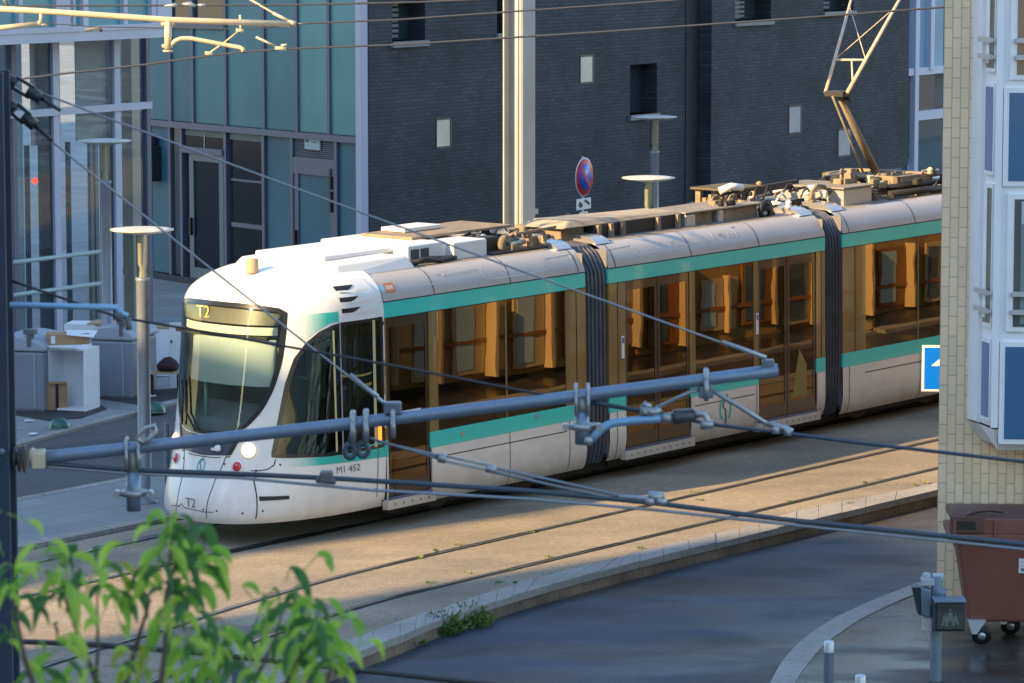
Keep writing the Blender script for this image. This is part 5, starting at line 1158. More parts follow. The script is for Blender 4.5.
# white drawer unit lying behind
a=dep(64,335,F/67);a.z=gz(a.x,a.y)+.03;hh=dep(64,324,F/67).z-a.z
r=empty('white_drawer_unit',a,R(-8),'discarded white furniture carcass lying behind the open cabinet','furniture')
b=MB();b.box((0,0,0),(.48,.5,hh));b.box((.48,0,hh-.2),(.95,.03,hh-.03));b.box((.93,0,0),(.96,.5,hh-.03));b.build('carcass',FW,r);b=MB();b.box((.36,-.01,hh),(.96,.5,hh+.02));b.build('edge_board',WOODE,r)
# white cabinet and bench right of the lamp pole
a=dep(148,384,F/67);a.z=gz(a.x,a.y)+.03;top_=dep(148,332,F/67).z-a.z
r=empty('white_wardrobe',a+Vector((0,.5,0)),R(4),'discarded white wardrobe standing behind the low bench','wardrobe')
b=MB();b.box((0,0,.02),(.34,.4,top_));b.build('carcass',FW,r)
b=MB();b.box((.0,-.01,top_+.0),(.36,.42,top_+.03));b.build('top_board',WOODE,r)
d_=dep(170,383,F/68);zt2_=dep(170,322,F/68).z;zb2_=dep(170,378,F/68).z;r=empty('white_board',(d_.x,d_.y,gz(d_.x,d_.y)+.03),R(10),'white furniture door leaning upright next to the tram front','board')
b=MB();b.box((0,0,.02),(.24,.03,zt2_-r.location.z));b.build('panel',FW,r);b=MB();b.box((.015,-.02,(zt2_-r.location.z)*.70),(.035,0,(zt2_-r.location.z)*.74));b.build('handle',BLACK,r)
a=dep(150,388,F/69);a.z=gz(a.x,a.y)+.03;r=empty('low_bench',a,R(8),'low wooden bench carrying a dark bag, right of the nearest lamp','bench')
b=MB();b.box((-.02,0,.33),(.46,.3,.365));b.build('seat',WOODE,r)
for x_,y_ in ((.02,.03),(.40,.03),(.02,.26),(.40,.26)):
    b=MB();b.box((x_,y_,0),(x_+.035,y_+.035,.33));b.build('leg',BLACK,r)
b=MB();b.lathe([(0,0),(.15,.02),(.17,.08),(.13,.15),(.05,.19),(0,.19)],(0,0,0),14);o=b.build('dark_bag',mat('bag_black_red',(.03,.012,.018),.8,noise=[(8,.5)]));o.location=at_loc(r,.27,.14,.366);tag(o,'dark crumpled bag lying on the low bench','bag')
dd=o.modifiers.new('Displace','DISPLACE');tx=bpy.data.textures.new('bagfold','CLOUDS');tx.noise_scale=.12;dd.texture=tx;dd.strength=.06
# round grey hump bin behind the wardrobe
a=dep(170,345,F/62);a.z=gz(a.x,a.y)+.03;r=empty('waste_container',a,0,'round topped grey waste container farthest right, partly hidden by the tram nose','waste container','grey rounded waste containers')
h=dep(170,317,F/62).z-a.z;b=MB();b.lathe([(.45,0),(.45,h-.4),(.42,h-.22),(.3,h-.06),(0,h)],(0,0,0),26);b.build('body',BIN,r)
b=MB();b.lathe([(.46,h-.42),(.46,h-.38)],(0,0,0),26);b.build('rim',BINL,r)
# small rubbish
for i,(x,y,l_) in enumerate(((29,421,'flat white paper scrap on the dark patch by the left container'),(44,409,'white scrap lying at the foot of the left container'),(62,409,'white scrap in front of the open cabinet'),(152,396,'small white scrap near the right green dome'),(33,434,'tiny white scrap on the pavement below the left container'))):
    g=gnd(x,y,.045);b=MB();b.hexa([(-.06,-.04,0),(.07,-.03,0),(.06,.04,0),(-.05,.05,0),(-.06,-.04,.012),(.07,-.03,.02),(.06,.04,.006),(-.05,.05,.015)]);o=b.build('paper_scrap',FW);o.location=g;o.rotation_euler=(0,0,i*1.1);tag(o,l_,'litter','white scraps of litter')
# ---- brown four wheeled container by the beige wall
S=97;a=gnd(962,647,-.10);r=empty('wheeled_container',(a.x,a.y,a.z),R(-3),'large brown wheeled waste container standing against the beige tiled wall','waste container')
BRN=mat('brown_plastic',(.19,.072,.055),.42,noise=[(1.5,.08),(9,.04)]);BRD=mat('brown_plastic_dark',(.10,.045,.038),.45,noise=[(4,.1)])
S_=F/(a.y*cP+(HC-a.z)*sP);zt5=dep(962,508,F/S_).z-a.z;zr5=dep(962,536,F/S_).z-a.z;zb5=.23;wd=1.37;xo=-.13
b=MB();b.hexa([(xo+.20,.12,zb5),(xo+wd-.08,.12,zb5),(xo+wd-.08,.72,zb5),(xo+.20,.72,zb5),(xo+.06,0,zr5),(xo+wd,0,zr5),(xo+wd,.8,zr5),(xo+.06,.8,zr5)]);body=b.build('body',BRN,r,bevel=.03)
b=MB();b.box((xo-.02,-.05,zr5-.02),(xo+wd+.05,.82,zr5+.05));b.box((xo,-.04,zr5+.05),(xo+wd+.03,-.01,zr5+.20))
for x_ in (xo+.02,xo+.42,xo+.80,xo+1.1):b.box((x_,-.07,zr5-.06),(x_+.03,0,zr5+.20))
b.build('rim',BRN,r,bevel=.008)
b=MB();b.box((xo-.01,-.06,zr5+.06),(xo+.32,-.03,zr5+.23));b.build('hinge_block',BRD,r,bevel=.008);b=MB();b.box((xo+.06,-.07,zr5+.10),(xo+.24,-.058,zr5+.18));b.build('hinge_slot',BLACK,r)
n=12;lidp=[(xo-.01,zr5+.23),(xo+wd+.03,zr5+.23)]
b=MB();prof=[(-.03,0.0),(-.02,.03),(.08,.055),(.3,.07),(.6,.07),(.72,.05),(.78,-.02)]
A=[(xo+.0,y,zr5+.18+z) for y,z in prof];B=[(xo+wd+.03,y,zr5+.18+z) for y,z in prof];b.strip(A,B,True);b.add(A,[tuple(range(len(A)))]);b.add(B,[tuple(range(len(B)))]);b.build('lid',BRD,r)
b=MB();pts=[(xo+.12,.02,zr5+.20),(xo+.22,.02,zr5+.26),(xo+.38,.03,zr5+.285),(xo+.52,.04,zr5+.27)];b.tube(pts,.022,8);b.tube([(xo+.85,.02,zr5+.22),(xo+1.0,.02,zr5+.265),(xo+1.3,.02,zr5+.28)],.025,8);b.build('lid_rib',BRD,r)
b=MB();b.box((xo+.68,.028,zr5-.35),(xo+.80,.06,zr5-.17));lb=b.build('label',mat('label_white',(.62,.64,.68),.5),body)
b=MB();b.box((xo+.70,.024,zr5-.33),(xo+.74,.028,zr5-.30));b.box((xo+.70,.024,zr5-.28),(xo+.77,.028,zr5-.275));b.box((xo+.70,.024,zr5-.24),(xo+.77,.028,zr5-.235));b.build('label_print',GREYT,lb)
b=MB();b.box((xo+.78,-.044,zr5+.10),(xo+.84,-.04,zr5+.14));b.build('small_label',mat('label_white',(.62,.64,.68)),r)
for x_,y_ in ((xo+.33,.10),(xo+.66,.62),(xo+1.2,.10),(xo+1.2,.62)):
    b=MB();b.lathe([(0,-.02),(.085,-.02),(.10,-.01),(.10,.01),(.085,.02),(0,.02)],(x_,y_,.10),24,(0,1,.3));w_=b.build('wheel',BLACK,r)
    b=MB();b.lathe([(0,-.027),(.04,-.027),(.04,.027),(0,.027)],(x_,y_,.10),16,(0,1,.3));b.build('hub',mat('hub_silver',(.45,.5,.55),.35,.6),w_)
    b=MB();b.hexa([(x_-.10,y_-.05,.12),(x_-.05,y_-.05,.12),(x_-.05,y_+.05,.12),(x_-.10,y_+.05,.12),(x_-.14,y_-.05,.26),(x_+.04,y_-.05,.26),(x_+.04,y_+.05,.26),(x_-.14,y_+.05,.26)]);b.build('castor_fork',mat('castor_zinc',(.42,.47,.52),.4,.5),r)
# ---- pedestrian signal
S=105;t=dep(937,580,F/S);g=gz(t.x,t.y)-.15;r=empty('pedestrian_signal',(t.x,t.y,g),0,'grey pedestrian crossing signal post in front of the brown container','traffic signal')
SGG=mat('signal_grey',(.13,.19,.25),.45,noise=[(5,.08)]);SGD=mat('signal_dark',(.022,.032,.045),.4);h=t.z-g
b=MB();b.lathe([(.056,-.1),(.056,h+.02),(.045,h+.04),(0,h+.045)],(0,0,0),20);b.build('pole',SGG,r)
y0=(596-580)/S;hd=MB();hd.box((-.055,-.30,h-y0-.29),(.24,-.06,h-y0));hh_=hd.build('signal_head',SGD,r,bevel=.025)
b=MB();b.box((-.03,-.306,h-y0-.265),(.215,-.30,h-y0-.025));fc=b.build('lens_plate',mat('lens_black',(.02,.028,.032),.25,coat=.4),hh_,bevel=.003)
cx5,cz5=.0925,h-y0-.15
b=MB()
for k,(dx,sc) in enumerate(((0,1.0),(-.05,.72),(.05,.72))):
    b.lathe([(0,0),(.012*sc,0),(.012*sc,.004),(0,.004)],(cx5+dx,-.306-.002*k,cz5+.07*sc-.02*(k>0)),10,(0,-1,0))
    x=cx5+dx;z=cz5-.02*(k>0)
    b.prism([(x-.018*sc,z+.05*sc),(x+.018*sc,z+.05*sc),(x+.05*sc,z-.08*sc),(x+.025*sc,z-.08*sc),(x,z-.02*sc),(x-.025*sc,z-.08*sc),(x-.05*sc,z-.08*sc)],-.310-.002*k,-.306)
b.build('pedestrian_pictogram',mat('pictogram_grey_green',(.11,.16,.15),.5),fc)
b=MB();b.box((-.06,-.34,h-y0),(.245,-.06,h-y0+.012));b.box((-.10,-.08,h-y0-.08),(.05,.08,h-y0-.02));b.lathe([(.05,0),(.06,.03),(.05,.07),(0,.075)],(.03,-.04,h-y0+.01),14);b.build('hood',SGG,hh_)
b=MB();b.hexa([(-.155,-.05,h-.34),(-.06,-.08,h-.36),(-.06,.14,h-.36),(-.155,.12,h-.34),(-.165,-.05,h-.06),(-.06,-.08,h-.08),(-.06,.14,h-.08),(-.165,.12,h-.06)]);sh_=b.build('signal_head',SGG,r,bevel=.02);b=MB();b.hexa([(-.18,-.04,h-.32),(-.155,-.05,h-.34),(-.155,.12,h-.34),(-.18,.10,h-.32),(-.235,-.02,h-.07),(-.165,-.05,h-.06),(-.165,.12,h-.06),(-.235,.1,h-.07)]);b.build('visor',SGD,sh_)
b=MB();b.box((-.15,-.05,h-.05),(-.02,.08,h+.02));b.lathe([(.04,0),(.04,.05),(.02,.065),(0,.065)],(-.10,.0,h+.01),14);b.box((-.04,-.04,h),(.07,.08,h+.055));b.build('junction_cap',mat('cap_pale',(.36,.42,.48),.45),r,bevel=.01)
b=MB();b.box((-.14,-.07,h-.48),(-.05,-.02,h-.37));b.build('small_box',mat('box_pale',(.50,.52,.54),.5),r,bevel=.006)
# ================================================================== OVERHEAD LINE
DPN=F/240.0       # metres to the near cantilever
N_=lambda x,y,d=0:dep(x,y,DPN+d)
lp_=dep(12,300,DPN-.05);gp=Vector((dep(12,600,DPN).x,dep(12,600,DPN).y,-1.5))
r=empty('catenary_post',(gp.x,gp.y,gp.z),0,'dark blue grey catenary post down the left edge of the photo','post')
top_=dep(6,69,DPN);x_e=gp.x
b=MB();zt6=top_.z-gp.z
b.box((-.20,-.01,0),(0,.01,zt6));b.box((-.20,.19,0),(0,.21,zt6));b.box((-.11,.01,0),(-.09,.19,zt6));b.box((-.3,-.1,-.02),(.1,.3,.02));b.build('column',mat('post_dark_blue',(.022,.045,.085),.5,noise=[(3,.1)]),r,bevel=.004)
b=MB();c1=dep(6,76,DPN);c2=dep(6,92,DPN);b.lathe([(0,0),(.022,0),(.022,.03),(0,.03)],Vector((-.045,-.012,c1.z-gp.z)),10,(0,-1,0));b.lathe([(0,0),(.014,0),(.014,.02),(0,.02)],Vector((-.03,-.012,dep(6,448,DPN).z-gp.z)),8,(0,-1,0));b.lathe([(0,0),(.014,0),(.014,.02),(0,.02)],Vector((-.05,-.012,dep(6,456,DPN).z-gp.z)),8,(0,-1,0));b.build('bolt',SGG,r)
def wobj(mb,name,m,base,label=None,cat=None,group=None,parent=None,**k):
    mb.shift(-Vector(base));o=mb.build(name,m,parent,**k)
    if parent is None:o.location=base;tag(o,label,cat,group)
    return o
ROOTN=N_(20,458);rn=empty('cantilever',ROOTN,0,'near blue grey cantilever tube crossing the whole photo in front of the tram','cantilever')
def npart(mb,name,m,parent=None,**k):mb.shift(-ROOTN);return mb.build(name,m,parent or rn,**k)
TUBE=mat('cantilever_blue_grey',(.19,.26,.36),.38,.35,noise=[(5,.08),(40,.05)])
pA,pB_=N_(44,457.5),N_(778,370)
def onbar(x):return pA.lerp(pB_,(x-44)/(778-44))
b=MB();b.tube([N_(42,457.5)]+[onbar(x)+Vector((0,0,-.012*math.sin(math.pi*(x-44)/734))) for x in range(60,778,60)]+[pB_],.0265,16);npart(b,'tube',TUBE)
INS=mat('insulator_dark',(.05,.055,.07),.35);b=MB();b.tube([N_(12,458),N_(20,458)],.03,10)
for k in range(3):b.tube([N_(14+k*5,459),N_(16+k*5,459)],.05+.004*k,14)
npart(b,'insulator',INS);b=MB();b.tube([N_(30,458),N_(46,457)],.036,12);b.tube([N_(30,450),N_(38,458)],.02,8);b.box(tuple(N_(33,460)+Vector((0,-.05,-.03))),tuple(N_(46,452)+Vector((0,.05,0))));npart(b,'end_fitting',CREAM,bevel=.004)
def uclamp(x,w=10):
    c=onbar(x);b=MB()
    for dx in (-w/480,w/480):
        pts=[c+Vector((dx,0,0))+Vector((0,math.cos(R(t))*.038,math.sin(R(t))*.038)) for t in range(-60,250,20)];b.tube(pts,.0075,6)
        b.tube([c+Vector((dx,-.038,-.0)),c+Vector((dx,-.03,-.09))],.008,6);b.tube([c+Vector((dx,.038,-.0)),c+Vector((dx,.03,-.09))],.008,6)
    return b
for x,yb in ((133,512),(582,445)):
    npart(uclamp(x,12),'clamp',STEEL);c=onbar(x)
    e=N_(x,yb);b=MB();b.tube([Vector((c.x,c.y,c.z-.02)),Vector((c.x,c.y,(c.z+e.z)/2+.02))],.029,14);npart(b,'drop_bracket',mat('galvanised_dull',(.26,.26,.25),.5,.5,noise=[(10,.15)]))
    b=MB();b.tube([Vector((c.x,c.y,(c.z+e.z)/2+.03)),Vector((c.x,c.y,e.z))],.030,14);npart(b,'drop_tube',TUBE)
    cz=N_(x,yb-18).z;b=MB();b.tube([Vector((c.x-.06,c.y-.02,cz)),Vector((c.x+.06,c.y-.02,cz+.01))],.011,10);b.lathe([(.038,-.012),(.048,-.012),(.048,.012),(.038,.012)],(c.x,c.y,cz),18)
    for s_ in (-1,1):b.tube([Vector((c.x+s_*.07,c.y-.04,cz)),Vector((c.x+s_*.07,c.y+.02,cz))],.014,8)
    npart(b,'pivot_clamp',STEEL)
b=MB();pts=[N_(146,442),N_(138,438),N_(146,427),N_(156,424),N_(157,430),N_(150,438),N_(144,442)];b.tube([p+Vector((0,-.04,0)) for p in pts],.010,8);npart(b,'ring_hook',STEEL)
for x in (353,366):
    npart(uclamp(x,2),'clamp',STEEL);c=onbar(x);b=MB()
    b.tube([c+Vector((0,-.03,-.03)),c+Vector((-.01,-.02,-.09))],.011,8);ce=c+Vector((-.012,-.02,-.125));b.tube([ce+Vector((math.cos(R(t))*.021,0,math.sin(R(t))*.029)) for t in range(0,361,24)],.012,8,cap=False);npart(b,'hanging_eye',mat('eye_dark_blue',(.05,.08,.12),.45))
npart(uclamp(706,1.5),'clamp',STEEL);npart(uclamp(393,1.5),'clamp',STEEL)
b=MB();c=onbar(706);b.box(tuple(c+Vector((-.03,-.03,-.08))),tuple(c+Vector((.03,.03,-.03))));npart(b,'lug',BLUESTEEL,bevel=.006);b=MB();c=onbar(768);b.box(tuple(c+Vector((-.025,-.02,0))),tuple(c+Vector((.025,.02,.05))));npart(b,'lug',BLUESTEEL,bevel=.006);b=MB();c=onbar(393);b.box(tuple(c+Vector((-.035,-.03,.01))),tuple(c+Vector((.035,.02,.06))));npart(b,'lug',BLUESTEEL,bevel=.006)
# steady arm and its insulator
rs=empty('steady_arm',N_(588,440),0,'light blue curved steady arm hanging under the near cantilever','steady arm');RS=N_(588,440)
def spart(mb,name,m):mb.shift(-RS);return mb.build(name,m,rs)
b=MB();b.tube([N_(590,441),N_(596,434),N_(604,427),N_(613,423),N_(625,421.5),N_(645,419.5),N_(663,418.3)],.018,12);spart(b,'arm',mat('arm_light_blue',(.22,.40,.62),.35,.2))
b=MB();b.tube([N_(662,418.5),N_(672,417.5)],.022,12);spart(b,'fitting',STEEL);b=MB();b.tube([N_(694,414.5),N_(704,413.5),N_(708,421),N_(706,424)],[.02,.014,.012,.014],10);spart(b,'fitting',STEEL)
b=MB();b.tube([N_(672,417.3),N_(674,417.2),N_(676,417),N_(694,415)],[.022,.032,.032,.028],14);spart(b,'insulator',INS)
b=MB();b.tube([N_(700,425),N_(713,424)],.02,8);b.tube([N_(703,420),N_(703,428)],.012,8);spart(b,'wire_clip',STEEL)
b=MB();b.tube([N_(584,440),N_(592,441)],.022,10);spart(b,'pivot',STEEL)
# hangers
CLP=lambda x,y:(N_(x,y))
b=MB();b.tube([N_(704,388),N_(690,392),N_(655,409)],.0085,8);b.tube([N_(640,410),N_(655,412),N_(660,408)],.02,8);b.tube([N_(643,403),N_(650,408)],.014,8);b.tube([N_(645,409),N_(645,415)],.022,8);b.tube([N_(652,409),N_(652,415)],.022,8);wobj(b,'wire_hanger',STEEL,N_(655,412),'short steel hanger rod dropping left from the near cantilever tip','hanger','hanger rods under the near cantilever')
b=MB();b.tube([N_(708,388),N_(740,407),N_(770,426)],.0095,8);b.tube([N_(770,424),N_(784,428),N_(792,432)],.014,8);b.tube([N_(776,426),N_(776,434)],.017,8);b.tube([N_(788,428),N_(788,436)],.017,8);wobj(b,'wire_hanger',STEEL,N_(775,430),'long steel hanger rod dropping right from the near cantilever tip','hanger','hanger rods under the near cantilever')
# wires near
def wire(pts,r,m,label,sag=0,base=None,name='overhead_wire'):
    P_=[]
    for i in range(len(pts)-1):
        a,c=pts[i],pts[i+1];n=8
        for k in range(n):
            t=k/n;P_.append(a.lerp(c,t)+Vector((0,0,-sag*4*t*(1-t))))
    P_.append(pts[-1]);b=MB();b.tube(P_,r,8);return wobj(b,name,m,P_[0],label,'overhead wire','overhead line wires')
wire([N_(36,91),N_(765,358)],.0042,mat('stay_wire_pale',(.32,.33,.36),.4,.5),'pale stay wire sloping from the left post down to the tip of the near cantilever',.01)
wire([N_(28,122),N_(394,411)],.0045,mat('stay_wire_pale',(.32,.33,.36)),'pale stay wire sloping steeply from the left post to the middle of the near cantilever',.01)
b=MB();b.tube([N_(350,374),N_(372,393),N_(392,410)],.008,8);b.tube([N_(365,387),N_(378,397)],.010,8);wobj(b,'wire_terminal',STEEL,N_(370,392),'thick swaged end of the steep stay wire, by the cantilever middle','wire terminal','wire terminals')
b=MB();b.tube([N_(722,342),N_(745,350),N_(766,358)],.010,8);wobj(b,'wire_terminal',STEEL,N_(745,350),'thick swaged end of the stay wire at the cantilever tip','wire terminal','wire terminals')
wire([N_(12,281),N_(118,317),N_(200,331),N_(395,366),N_(560,398),N_(648,413)],.0055,CABLE,'dark wire running in front of the tram windscreen to the hanger')
wire([N_(712,424.5),N_(785,433),N_(860,443),N_(940,452),N_(1060,466)],.0078,mat('contact_wire',(.05,.075,.11),.4,.4),'dark contact wire running right from the steady arm across the track bed')
wire([N_(592,402),N_(655,413),N_(712,424.5)],.008,mat('contact_wire',(.05,.075,.11)),'short contact wire between drop tube and steady arm')
wire([N_(40,463),N_(130,470),N_(240,474),N_(345,479),N_(530,491),N_(655,503),N_(780,519),N_(1060,548)],.0108,mat('thick_cable_blue',(.045,.07,.10),.45),'thickest dark cable crossing the photo below the cantilever')
wire([N_(40,466),N_(130,473.5),N_(240,478),N_(370,490),N_(530,499),N_(655,510),N_(780,523.5),N_(1060,553)],.0065,mat('pale_thin_cable',(.28,.32,.38),.4,.3),'pale thin cable running just beneath the thickest dark cable')
wire([N_(395,446),N_(440,456)],.007,WIRE,'upper end rod of the turnbuckle stay in front of the first window');wire([N_(366,437),N_(440,459)],.006,WIRE,'lower end rod of the turnbuckle stay in front of the first window')
wire([N_(490,467),N_(560,482),N_(626,497)],.0065,WIRE,'upper stay rod ending at the clamp on the track bed shadow edge');wire([N_(490,471),N_(560,487),N_(622,500)],.0065,WIRE,'lower stay rod ending at the clamp on the track bed shadow edge')
b=MB();b.beam(N_(440,455),N_(492,466),.012,.012);b.beam(N_(440,460),N_(492,471),.012,.012);b.tube([N_(438,457.5),N_(446,459)],.02,8);b.tube([N_(486,468),N_(496,470)],.018,8);wobj(b,'turnbuckle',STEEL,N_(466,463),'open steel turnbuckle in front of the tram side, right of the first door','turnbuckle','turnbuckles')
b=MB();b.tube([N_(618,497),N_(650,499),N_(664,495)],.012,8);b.tube([N_(648,496),N_(662,497)],.022,8);b.tube([N_(650,498),N_(650,505)],.024,10);b.tube([N_(661,498),N_(661,505)],.024,10);wobj(b,'wire_clamp',STEEL,N_(655,500),'double bolt wire clamp hanging over the sunlit strip','wire clamp','wire clamps')
b=MB();b.box(tuple(N_(320,482)+Vector((0,-.03,0))),tuple(N_(333,471)+Vector((0,.03,0))));b.tube([N_(316,479),N_(336,481)],.018,8);wobj(b,'wire_clamp',mat('clamp_grey',(.12,.13,.15),.6),N_(326,480),'dark lump shaped clamp on the thick cable below the fleet number','wire clamp','wire clamps',bevel=.01)
# turnbuckles at the left post
def tb(x0,y0,x1,y1,label):
    a,c=N_(x0,y0),N_(x1,y1);d=(c-a).normalized();up=Vector((0,-1,0)).cross(d).normalized()*.031;b=MB()
    b.beam(a+up*.75,c+up*.75,.018,.014);b.beam(a-up*.75,c-up*.75,.018,.014);b.tube([c-d*.02,c+d*.045],.026,10);b.tube([c+d*.04,c+d*.14],.008,8);b.tube([a-d*.03,a+d*.01],.022,10);wobj(b,'turnbuckle',mat('turnbuckle_dark',(.02,.028,.04),.4),a,label,'turnbuckle','turnbuckles')
tb(14,82,32,93,'upper dark turnbuckle fixed to the left post');tb(14,108,27,119,'lower dark turnbuckle fixed to the left post')
b=MB();b.tube([dep(10,305,14),dep(118,307.5,14)],.012,10);b.tube([dep(117,307,14),dep(120,313,14),dep(128,316,14)],.012,8);wobj(b,'side_arm_tube',mat('arm_light_blue',(.22,.40,.62)),dep(10,305,14),'thin horizontal light blue tube from the left post above the containers','arm')
b=MB();b.tube([dep(116,316,14),dep(122,316,14)],.02,8);b.tube([dep(128,318,14),dep(129,330,14)],.012,8);wobj(b,'wire_clamp',mat('clamp_grey',(.12,.13,.15)),dep(118,316,14),'small dark clamp at the end of the thin light blue tube','wire clamp','wire clamps')
# dark cables low in front, behind the leaves
wire([dep(8,641,12),dep(100,645,12),dep(190,652,12),dep(340,668,12),dep(540,690,12)],.0095,CABLE,'dark cable passing behind the leaves at the bottom left')
b=MB();b.tube([dep(335,668,12),dep(360,668,12)],.02,8);b.tube([dep(345,664,12),dep(347,674,12)],.014,8);wobj(b,'wire_clamp',CABLE,dep(345,668,12),'dark clamp on the bottom cable right of the leaves','wire clamp','wire clamps')
# far upper cantilever, in the sun
DPF=F/86.0;M_=lambda x,y,d=0:dep(x,y,DPF+d)
RF=M_(0,9);rf=empty('cantilever',RF,0,'sunlit cream cantilever tube across the top left of the photo','cantilever')
def fpart(mb,name,m=CREAM,**k):mb.shift(-RF);return mb.build(name,m,rf,**k)
b=MB();b.tube([M_(-60,5),M_(60,12.5),M_(170,20),M_(290,24)],.036,12);fpart(b,'tube');b=MB();b.tube([M_(-30,31),M_(38,24)],.032,10);b.tube([M_(38,24),M_(41,22)],.03,8);fpart(b,'lower_tube')
b=MB();b.tube([M_(41,11),M_(41,24)],.022,8);b.tube([M_(36,24),M_(47,25)],.016,8);fpart(b,'drop_bracket');b=MB();b.tube([M_(168,19),M_(168,49)],.042,10);b.tube([M_(161,24),M_(175,24)],.02,8);b.tube([M_(162,46),M_(173,46)],.022,8);b.tube([M_(163,51),M_(173,51)],.014,8);fpart(b,'drop_tube')
b=MB();b.tube([M_(171,45),M_(175,41),M_(181,38.5),M_(190,38.3),M_(215,43),M_(240,47.5),M_(243,49),M_(243,52)],.026,8);fpart(b,'steady_arm');b=MB();b.tube([M_(240,15),M_(241,32)],.014,8);b.tube([M_(240,30),M_(225,42),M_(208,54)],.010,8);b.tube([M_(205,53),M_(213,54)],.022,8);b.tube([M_(236,30),M_(244,31)],.02,8);fpart(b,'hanger')
b=MB();b.tube([M_(244,-4),M_(270,11),M_(291,23)],.012,8);b.tube([M_(273,13),M_(291,22)],.018,8);b.tube([M_(288,22),M_(296,24)],.03,8);fpart(b,'stay_rod');b=MB();b.tube([M_(256,37),M_(275,46)],.014,8);b.tube([M_(275,48),M_(287,49)],.022,8);b.tube([M_(281,46),M_(287,45)],.018,8);fpart(b,'second_hanger')
b=MB();b.tube([M_(3,-2),M_(8,6)],.02,8);b.tube([M_(85,30),M_(98,28),M_(102,31)],.02,8);fpart(b,'fitting',mat('clamp_grey',(.12,.13,.15)))
TH=mat('thin_dark_wire',(.07,.075,.09),.45,.3)
wire([M_(-20,6),M_(160,5.5),M_(290,5),M_(420,2),M_(560,-4)],.011,TH,'thin dark wire along the very top left of the photo')
b=MB();b.tube([M_(164,6),M_(175,5),M_(178,5)],[.012,.026,.01],8);b.tube([M_(182,4),M_(190,4),M_(196,6)],[.012,.03,.012],8);b.tube([M_(198,5),M_(206,5)],.016,8);wobj(b,'wire_insulator',STEEL,M_(185,5),'small silver insulator on the topmost thin wire','insulator')
wire([M_(293,24),M_(400,19.5),M_(520,11),M_(692,-1)],.0105,TH,'thin dark wire leaving the tip of the sunlit cantilever to the right')
wire([M_(-10,83),M_(60,74),M_(150,64),M_(207,56),M_(243,52),M_(285,49),M_(400,44.5),M_(600,32),M_(800,18),M_(960,6)],.0115,TH,'long thin contact wire sagging below the sunlit cantilever, over the brick wall')
wire([M_(25,22),M_(100,27),M_(250,29),M_(293,25)],.006,TH,'faint thin wire just below the sunlit cantilever tube')
# ================================================================== YOUNG TREE in the near left corner
LEAF=[mat('leaf_green_%s'%n_,c_,.45,noise=[(25,.15)]) for n_,c_ in (('light',(.44,.66,.10)),('mid',(.26,.50,.07)),('deep',(.07,.20,.06)),('lime',(.34,.42,.05)))]
for m in LEAF:
    nt=m.node_tree;p=nt.nodes['Principled BSDF'];o_=nt.nodes['Material Output'];tr_=nt.nodes.new('ShaderNodeBsdfTranslucent');mx=nt.nodes.new('ShaderNodeMixShader');mx.inputs[0].default_value=.45
    src=p.inputs['Base Color'].links[0].from_socket;nt.links.new(src,tr_.inputs[0]);nt.links.new(p.outputs[0],mx.inputs[1]);nt.links.new(tr_.outputs[0],mx.inputs[2]);nt.links.new(mx.outputs[0],o_.inputs[0])
q=random.Random(21)
root=Vector((-1.25,6.6,-1.4));tree=empty('young_tree',root,0,'young tree with drooping bright green leaves in the near lower left corner','tree')
BARK=mat('bark_grey_brown',(.10,.08,.06),.8,noise=[(20,.2)])
Lp=lambda x,y,d=7.0:dep(x,y,d)
tt=Lp(120,900,7.1)
b=MB();b.tube([root,root.lerp(tt,.5)+Vector((.08,.05,0)),tt],[.09,.07,.045],12);b.shift(-root);b.build('trunk',BARK,tree)
twigs=[([(120,900),(150,780),(165,650),(170,560),(172,525)],7.0),([(120,900),(120,760),(100,690),(80,640),(60,585),(45,570)],7.1),([(120,900),(60,760),(25,660),(15,610),(8,590)],6.9),([(120,900),(180,760),(215,700),(220,650),(232,625)],7.3),([(120,900),(220,780),(280,700),(305,640),(318,612)],6.8),([(120,900),(110,740),(135,650),(150,600),(140,585)],7.15),([(120,900),(300,760),(325,690),(335,655)],6.9),([(120,900),(90,760),(98,650),(97,590)],7.4),([(120,900),(200,760),(245,700),(275,640),(285,600)],7.2)]
b=MB()
for pts,d in twigs:
    P_=[Lp(x,y,d) for x,y in pts];P_[0]=tt;n=len(P_);b.tube(P_,[.008*(1-i/(n-1))**1.3+.0018 for i in range(n)],8)
b.shift(-root);b.build('branch',BARK,tree)
fol=[MB() for _ in LEAF]
def leaf(mb,base,dirv,L,w,droop=.9):
    d=dirv.normalized();n=7;A=[];B=[];C=[]
    pts=[base+d*L*(t-.38*t*t)+Vector((0,0,-1))*L*droop*t*t for t in [i/n for i in range(n+1)]]
    roll=Vector((q.gauss(0,.5),-1+q.gauss(0,.3),q.gauss(0,.5))).normalized()
    for i in range(n+1):
        t=i/n;ww=w*math.sin(math.pi*min(1,t*.96+.02))**.75*(1.15-.55*t);tg=(pts[min(i+1,n)]-pts[max(i-1,0)]).normalized()
        sv=tg.cross(roll).normalized();nr=sv.cross(tg).normalized()
        A.append(pts[i]+sv*ww-nr*ww*.3);B.append(pts[i]);C.append(pts[i]-sv*ww-nr*ww*.3)
    mb.strip(A,B,True);mb.strip(B,C,True)
petM=MB()
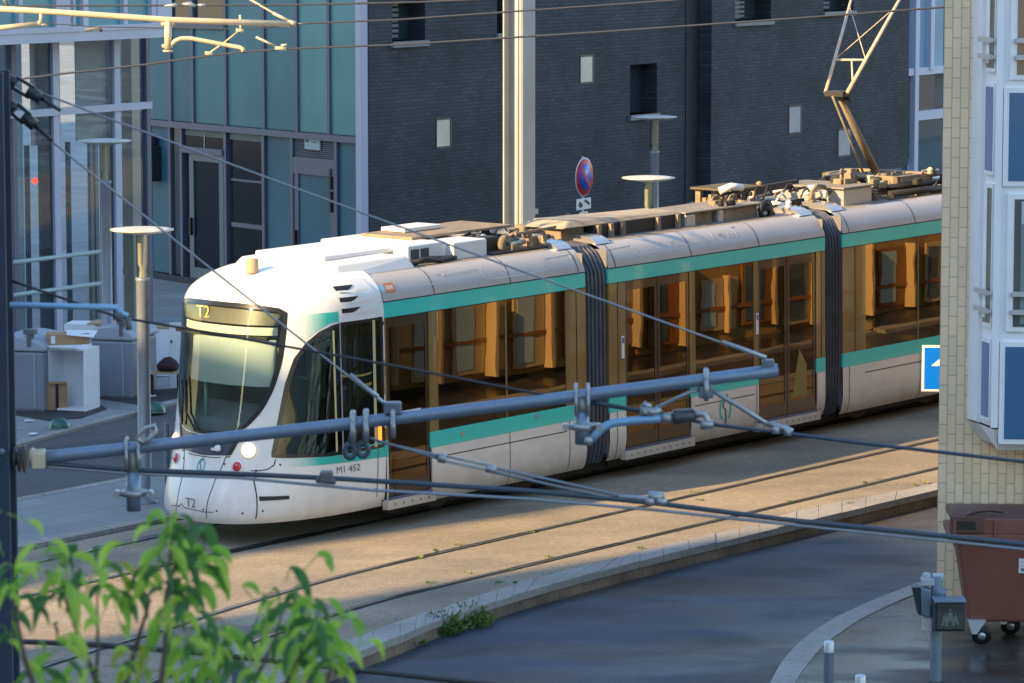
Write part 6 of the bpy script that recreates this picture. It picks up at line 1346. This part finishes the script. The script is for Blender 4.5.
def rosette(px,py,d,n,Lr=(.045,.085),kind=(0,0,1,1,2,2),spread=.02):
    c=Lp(px,py,d)
    for k in range(n):
        a=q.uniform(0,2*math.pi);o=Vector((q.gauss(0,spread),q.gauss(0,spread),q.gauss(0,spread)-.01));dr=Vector((math.cos(a)*1.0,math.sin(a)*.7,q.uniform(-.35,.45)))
        L=q.uniform(*Lr);pe=c+o+dr.normalized()*.02
        kk=q.choice(kind);fol[kk].tube([c+o*.3,pe],.0012,5,cap=False)
        leaf(fol[kk],pe,dr,L,L*q.uniform(.13,.17),q.uniform(.45,1.0))
RS_=[(168,524,7.0,8),(160,548,7.05,5),(178,556,7.0,6),(200,556,7.0,5),(196,585,7.05,4),(172,592,7.0,5),(158,575,7.1,3),
(45,560,7.1,6),(68,566,7.1,5),(20,590,6.9,5),(92,575,7.15,4),(60,600,7.05,4),(112,585,7.15,3),(8,620,6.9,4),
(200,622,7.2,6),(222,634,7.2,6),(182,640,7.1,5),(160,625,7.1,3),(210,660,7.15,5),(60,640,7.0,3),
(288,590,6.95,5),(302,606,6.9,7),(322,616,6.8,7),(284,630,7.0,5),(330,640,6.8,5),(262,605,7.2,3),(305,650,6.85,5),(265,660,7.1,4),(345,650,6.8,3),
(30,665,7.0,5),(100,665,7.1,4),(150,670,7.1,5),(240,670,7.2,5),(5,560,6.9,2)]
for x,y,d,n in RS_:rosette(x,y,d,int(n*1.7)+1,spread=.028)
rosette(140,655,7.0,4,(.045,.07),(3,));rosette(100,562,7.1,3,(.05,.08),(3,0));rosette(2,508,6.9,2,(.04,.06),(0,))
for nm,mb,m in zip(('light','mid','deep','lime'),fol,LEAF):
    mb.shift(-root);mb.build('foliage',m,tree,fix=False)
# ================================================================== LIGHT, SKY, CAMERA
w=bpy.data.worlds.new('World');scene.world=w;w.use_nodes=True;nt=w.node_tree;bg=nt.nodes['Background'];sk=nt.nodes.new('ShaderNodeTexSky');sk.sky_type='NISHITA';sk.sun_disc=False
sk.sun_elevation=SE;az_=math.atan2(Tx,Ty);sk.sun_rotation=az_;sk.air_density=1.5;sk.dust_density=.6;sk.ozone_density=3.0
nt.links.new(sk.outputs[0],bg.inputs['Color']);bg.inputs['Strength'].default_value=.15
sl=bpy.data.lights.new('sun','SUN');so=bpy.data.objects.new('sun',sl);col.objects.link(so);sl.energy=4.7;sl.angle=R(.5);sl.color=(1,.67,.29)
to=Vector((Tx*math.cos(SE),Ty*math.cos(SE),math.sin(SE)));so.rotation_euler=to.to_track_quat('Z','Y').to_euler();so.location=to*80
cam=bpy.data.cameras.new('camera');co=bpy.data.objects.new('camera',cam);col.objects.link(co);scene.camera=co
cam.sensor_width=36;cam.lens=F/1024*36;co.location=(0,0,HC);co.rotation_euler=(math.pi/2-PT,0,0);cam.clip_start=.5;cam.clip_end=2000
cam.dof.use_dof=True;cam.dof.focus_distance=46;cam.dof.aperture_fstop=11
scene.render.resolution_x=1024;scene.render.resolution_y=683
scene.render.engine='CYCLES'
scene.view_settings.view_transform='Standard';scene.view_settings.look='None';scene.view_settings.gamma=1;scene.view_settings.exposure=1.35
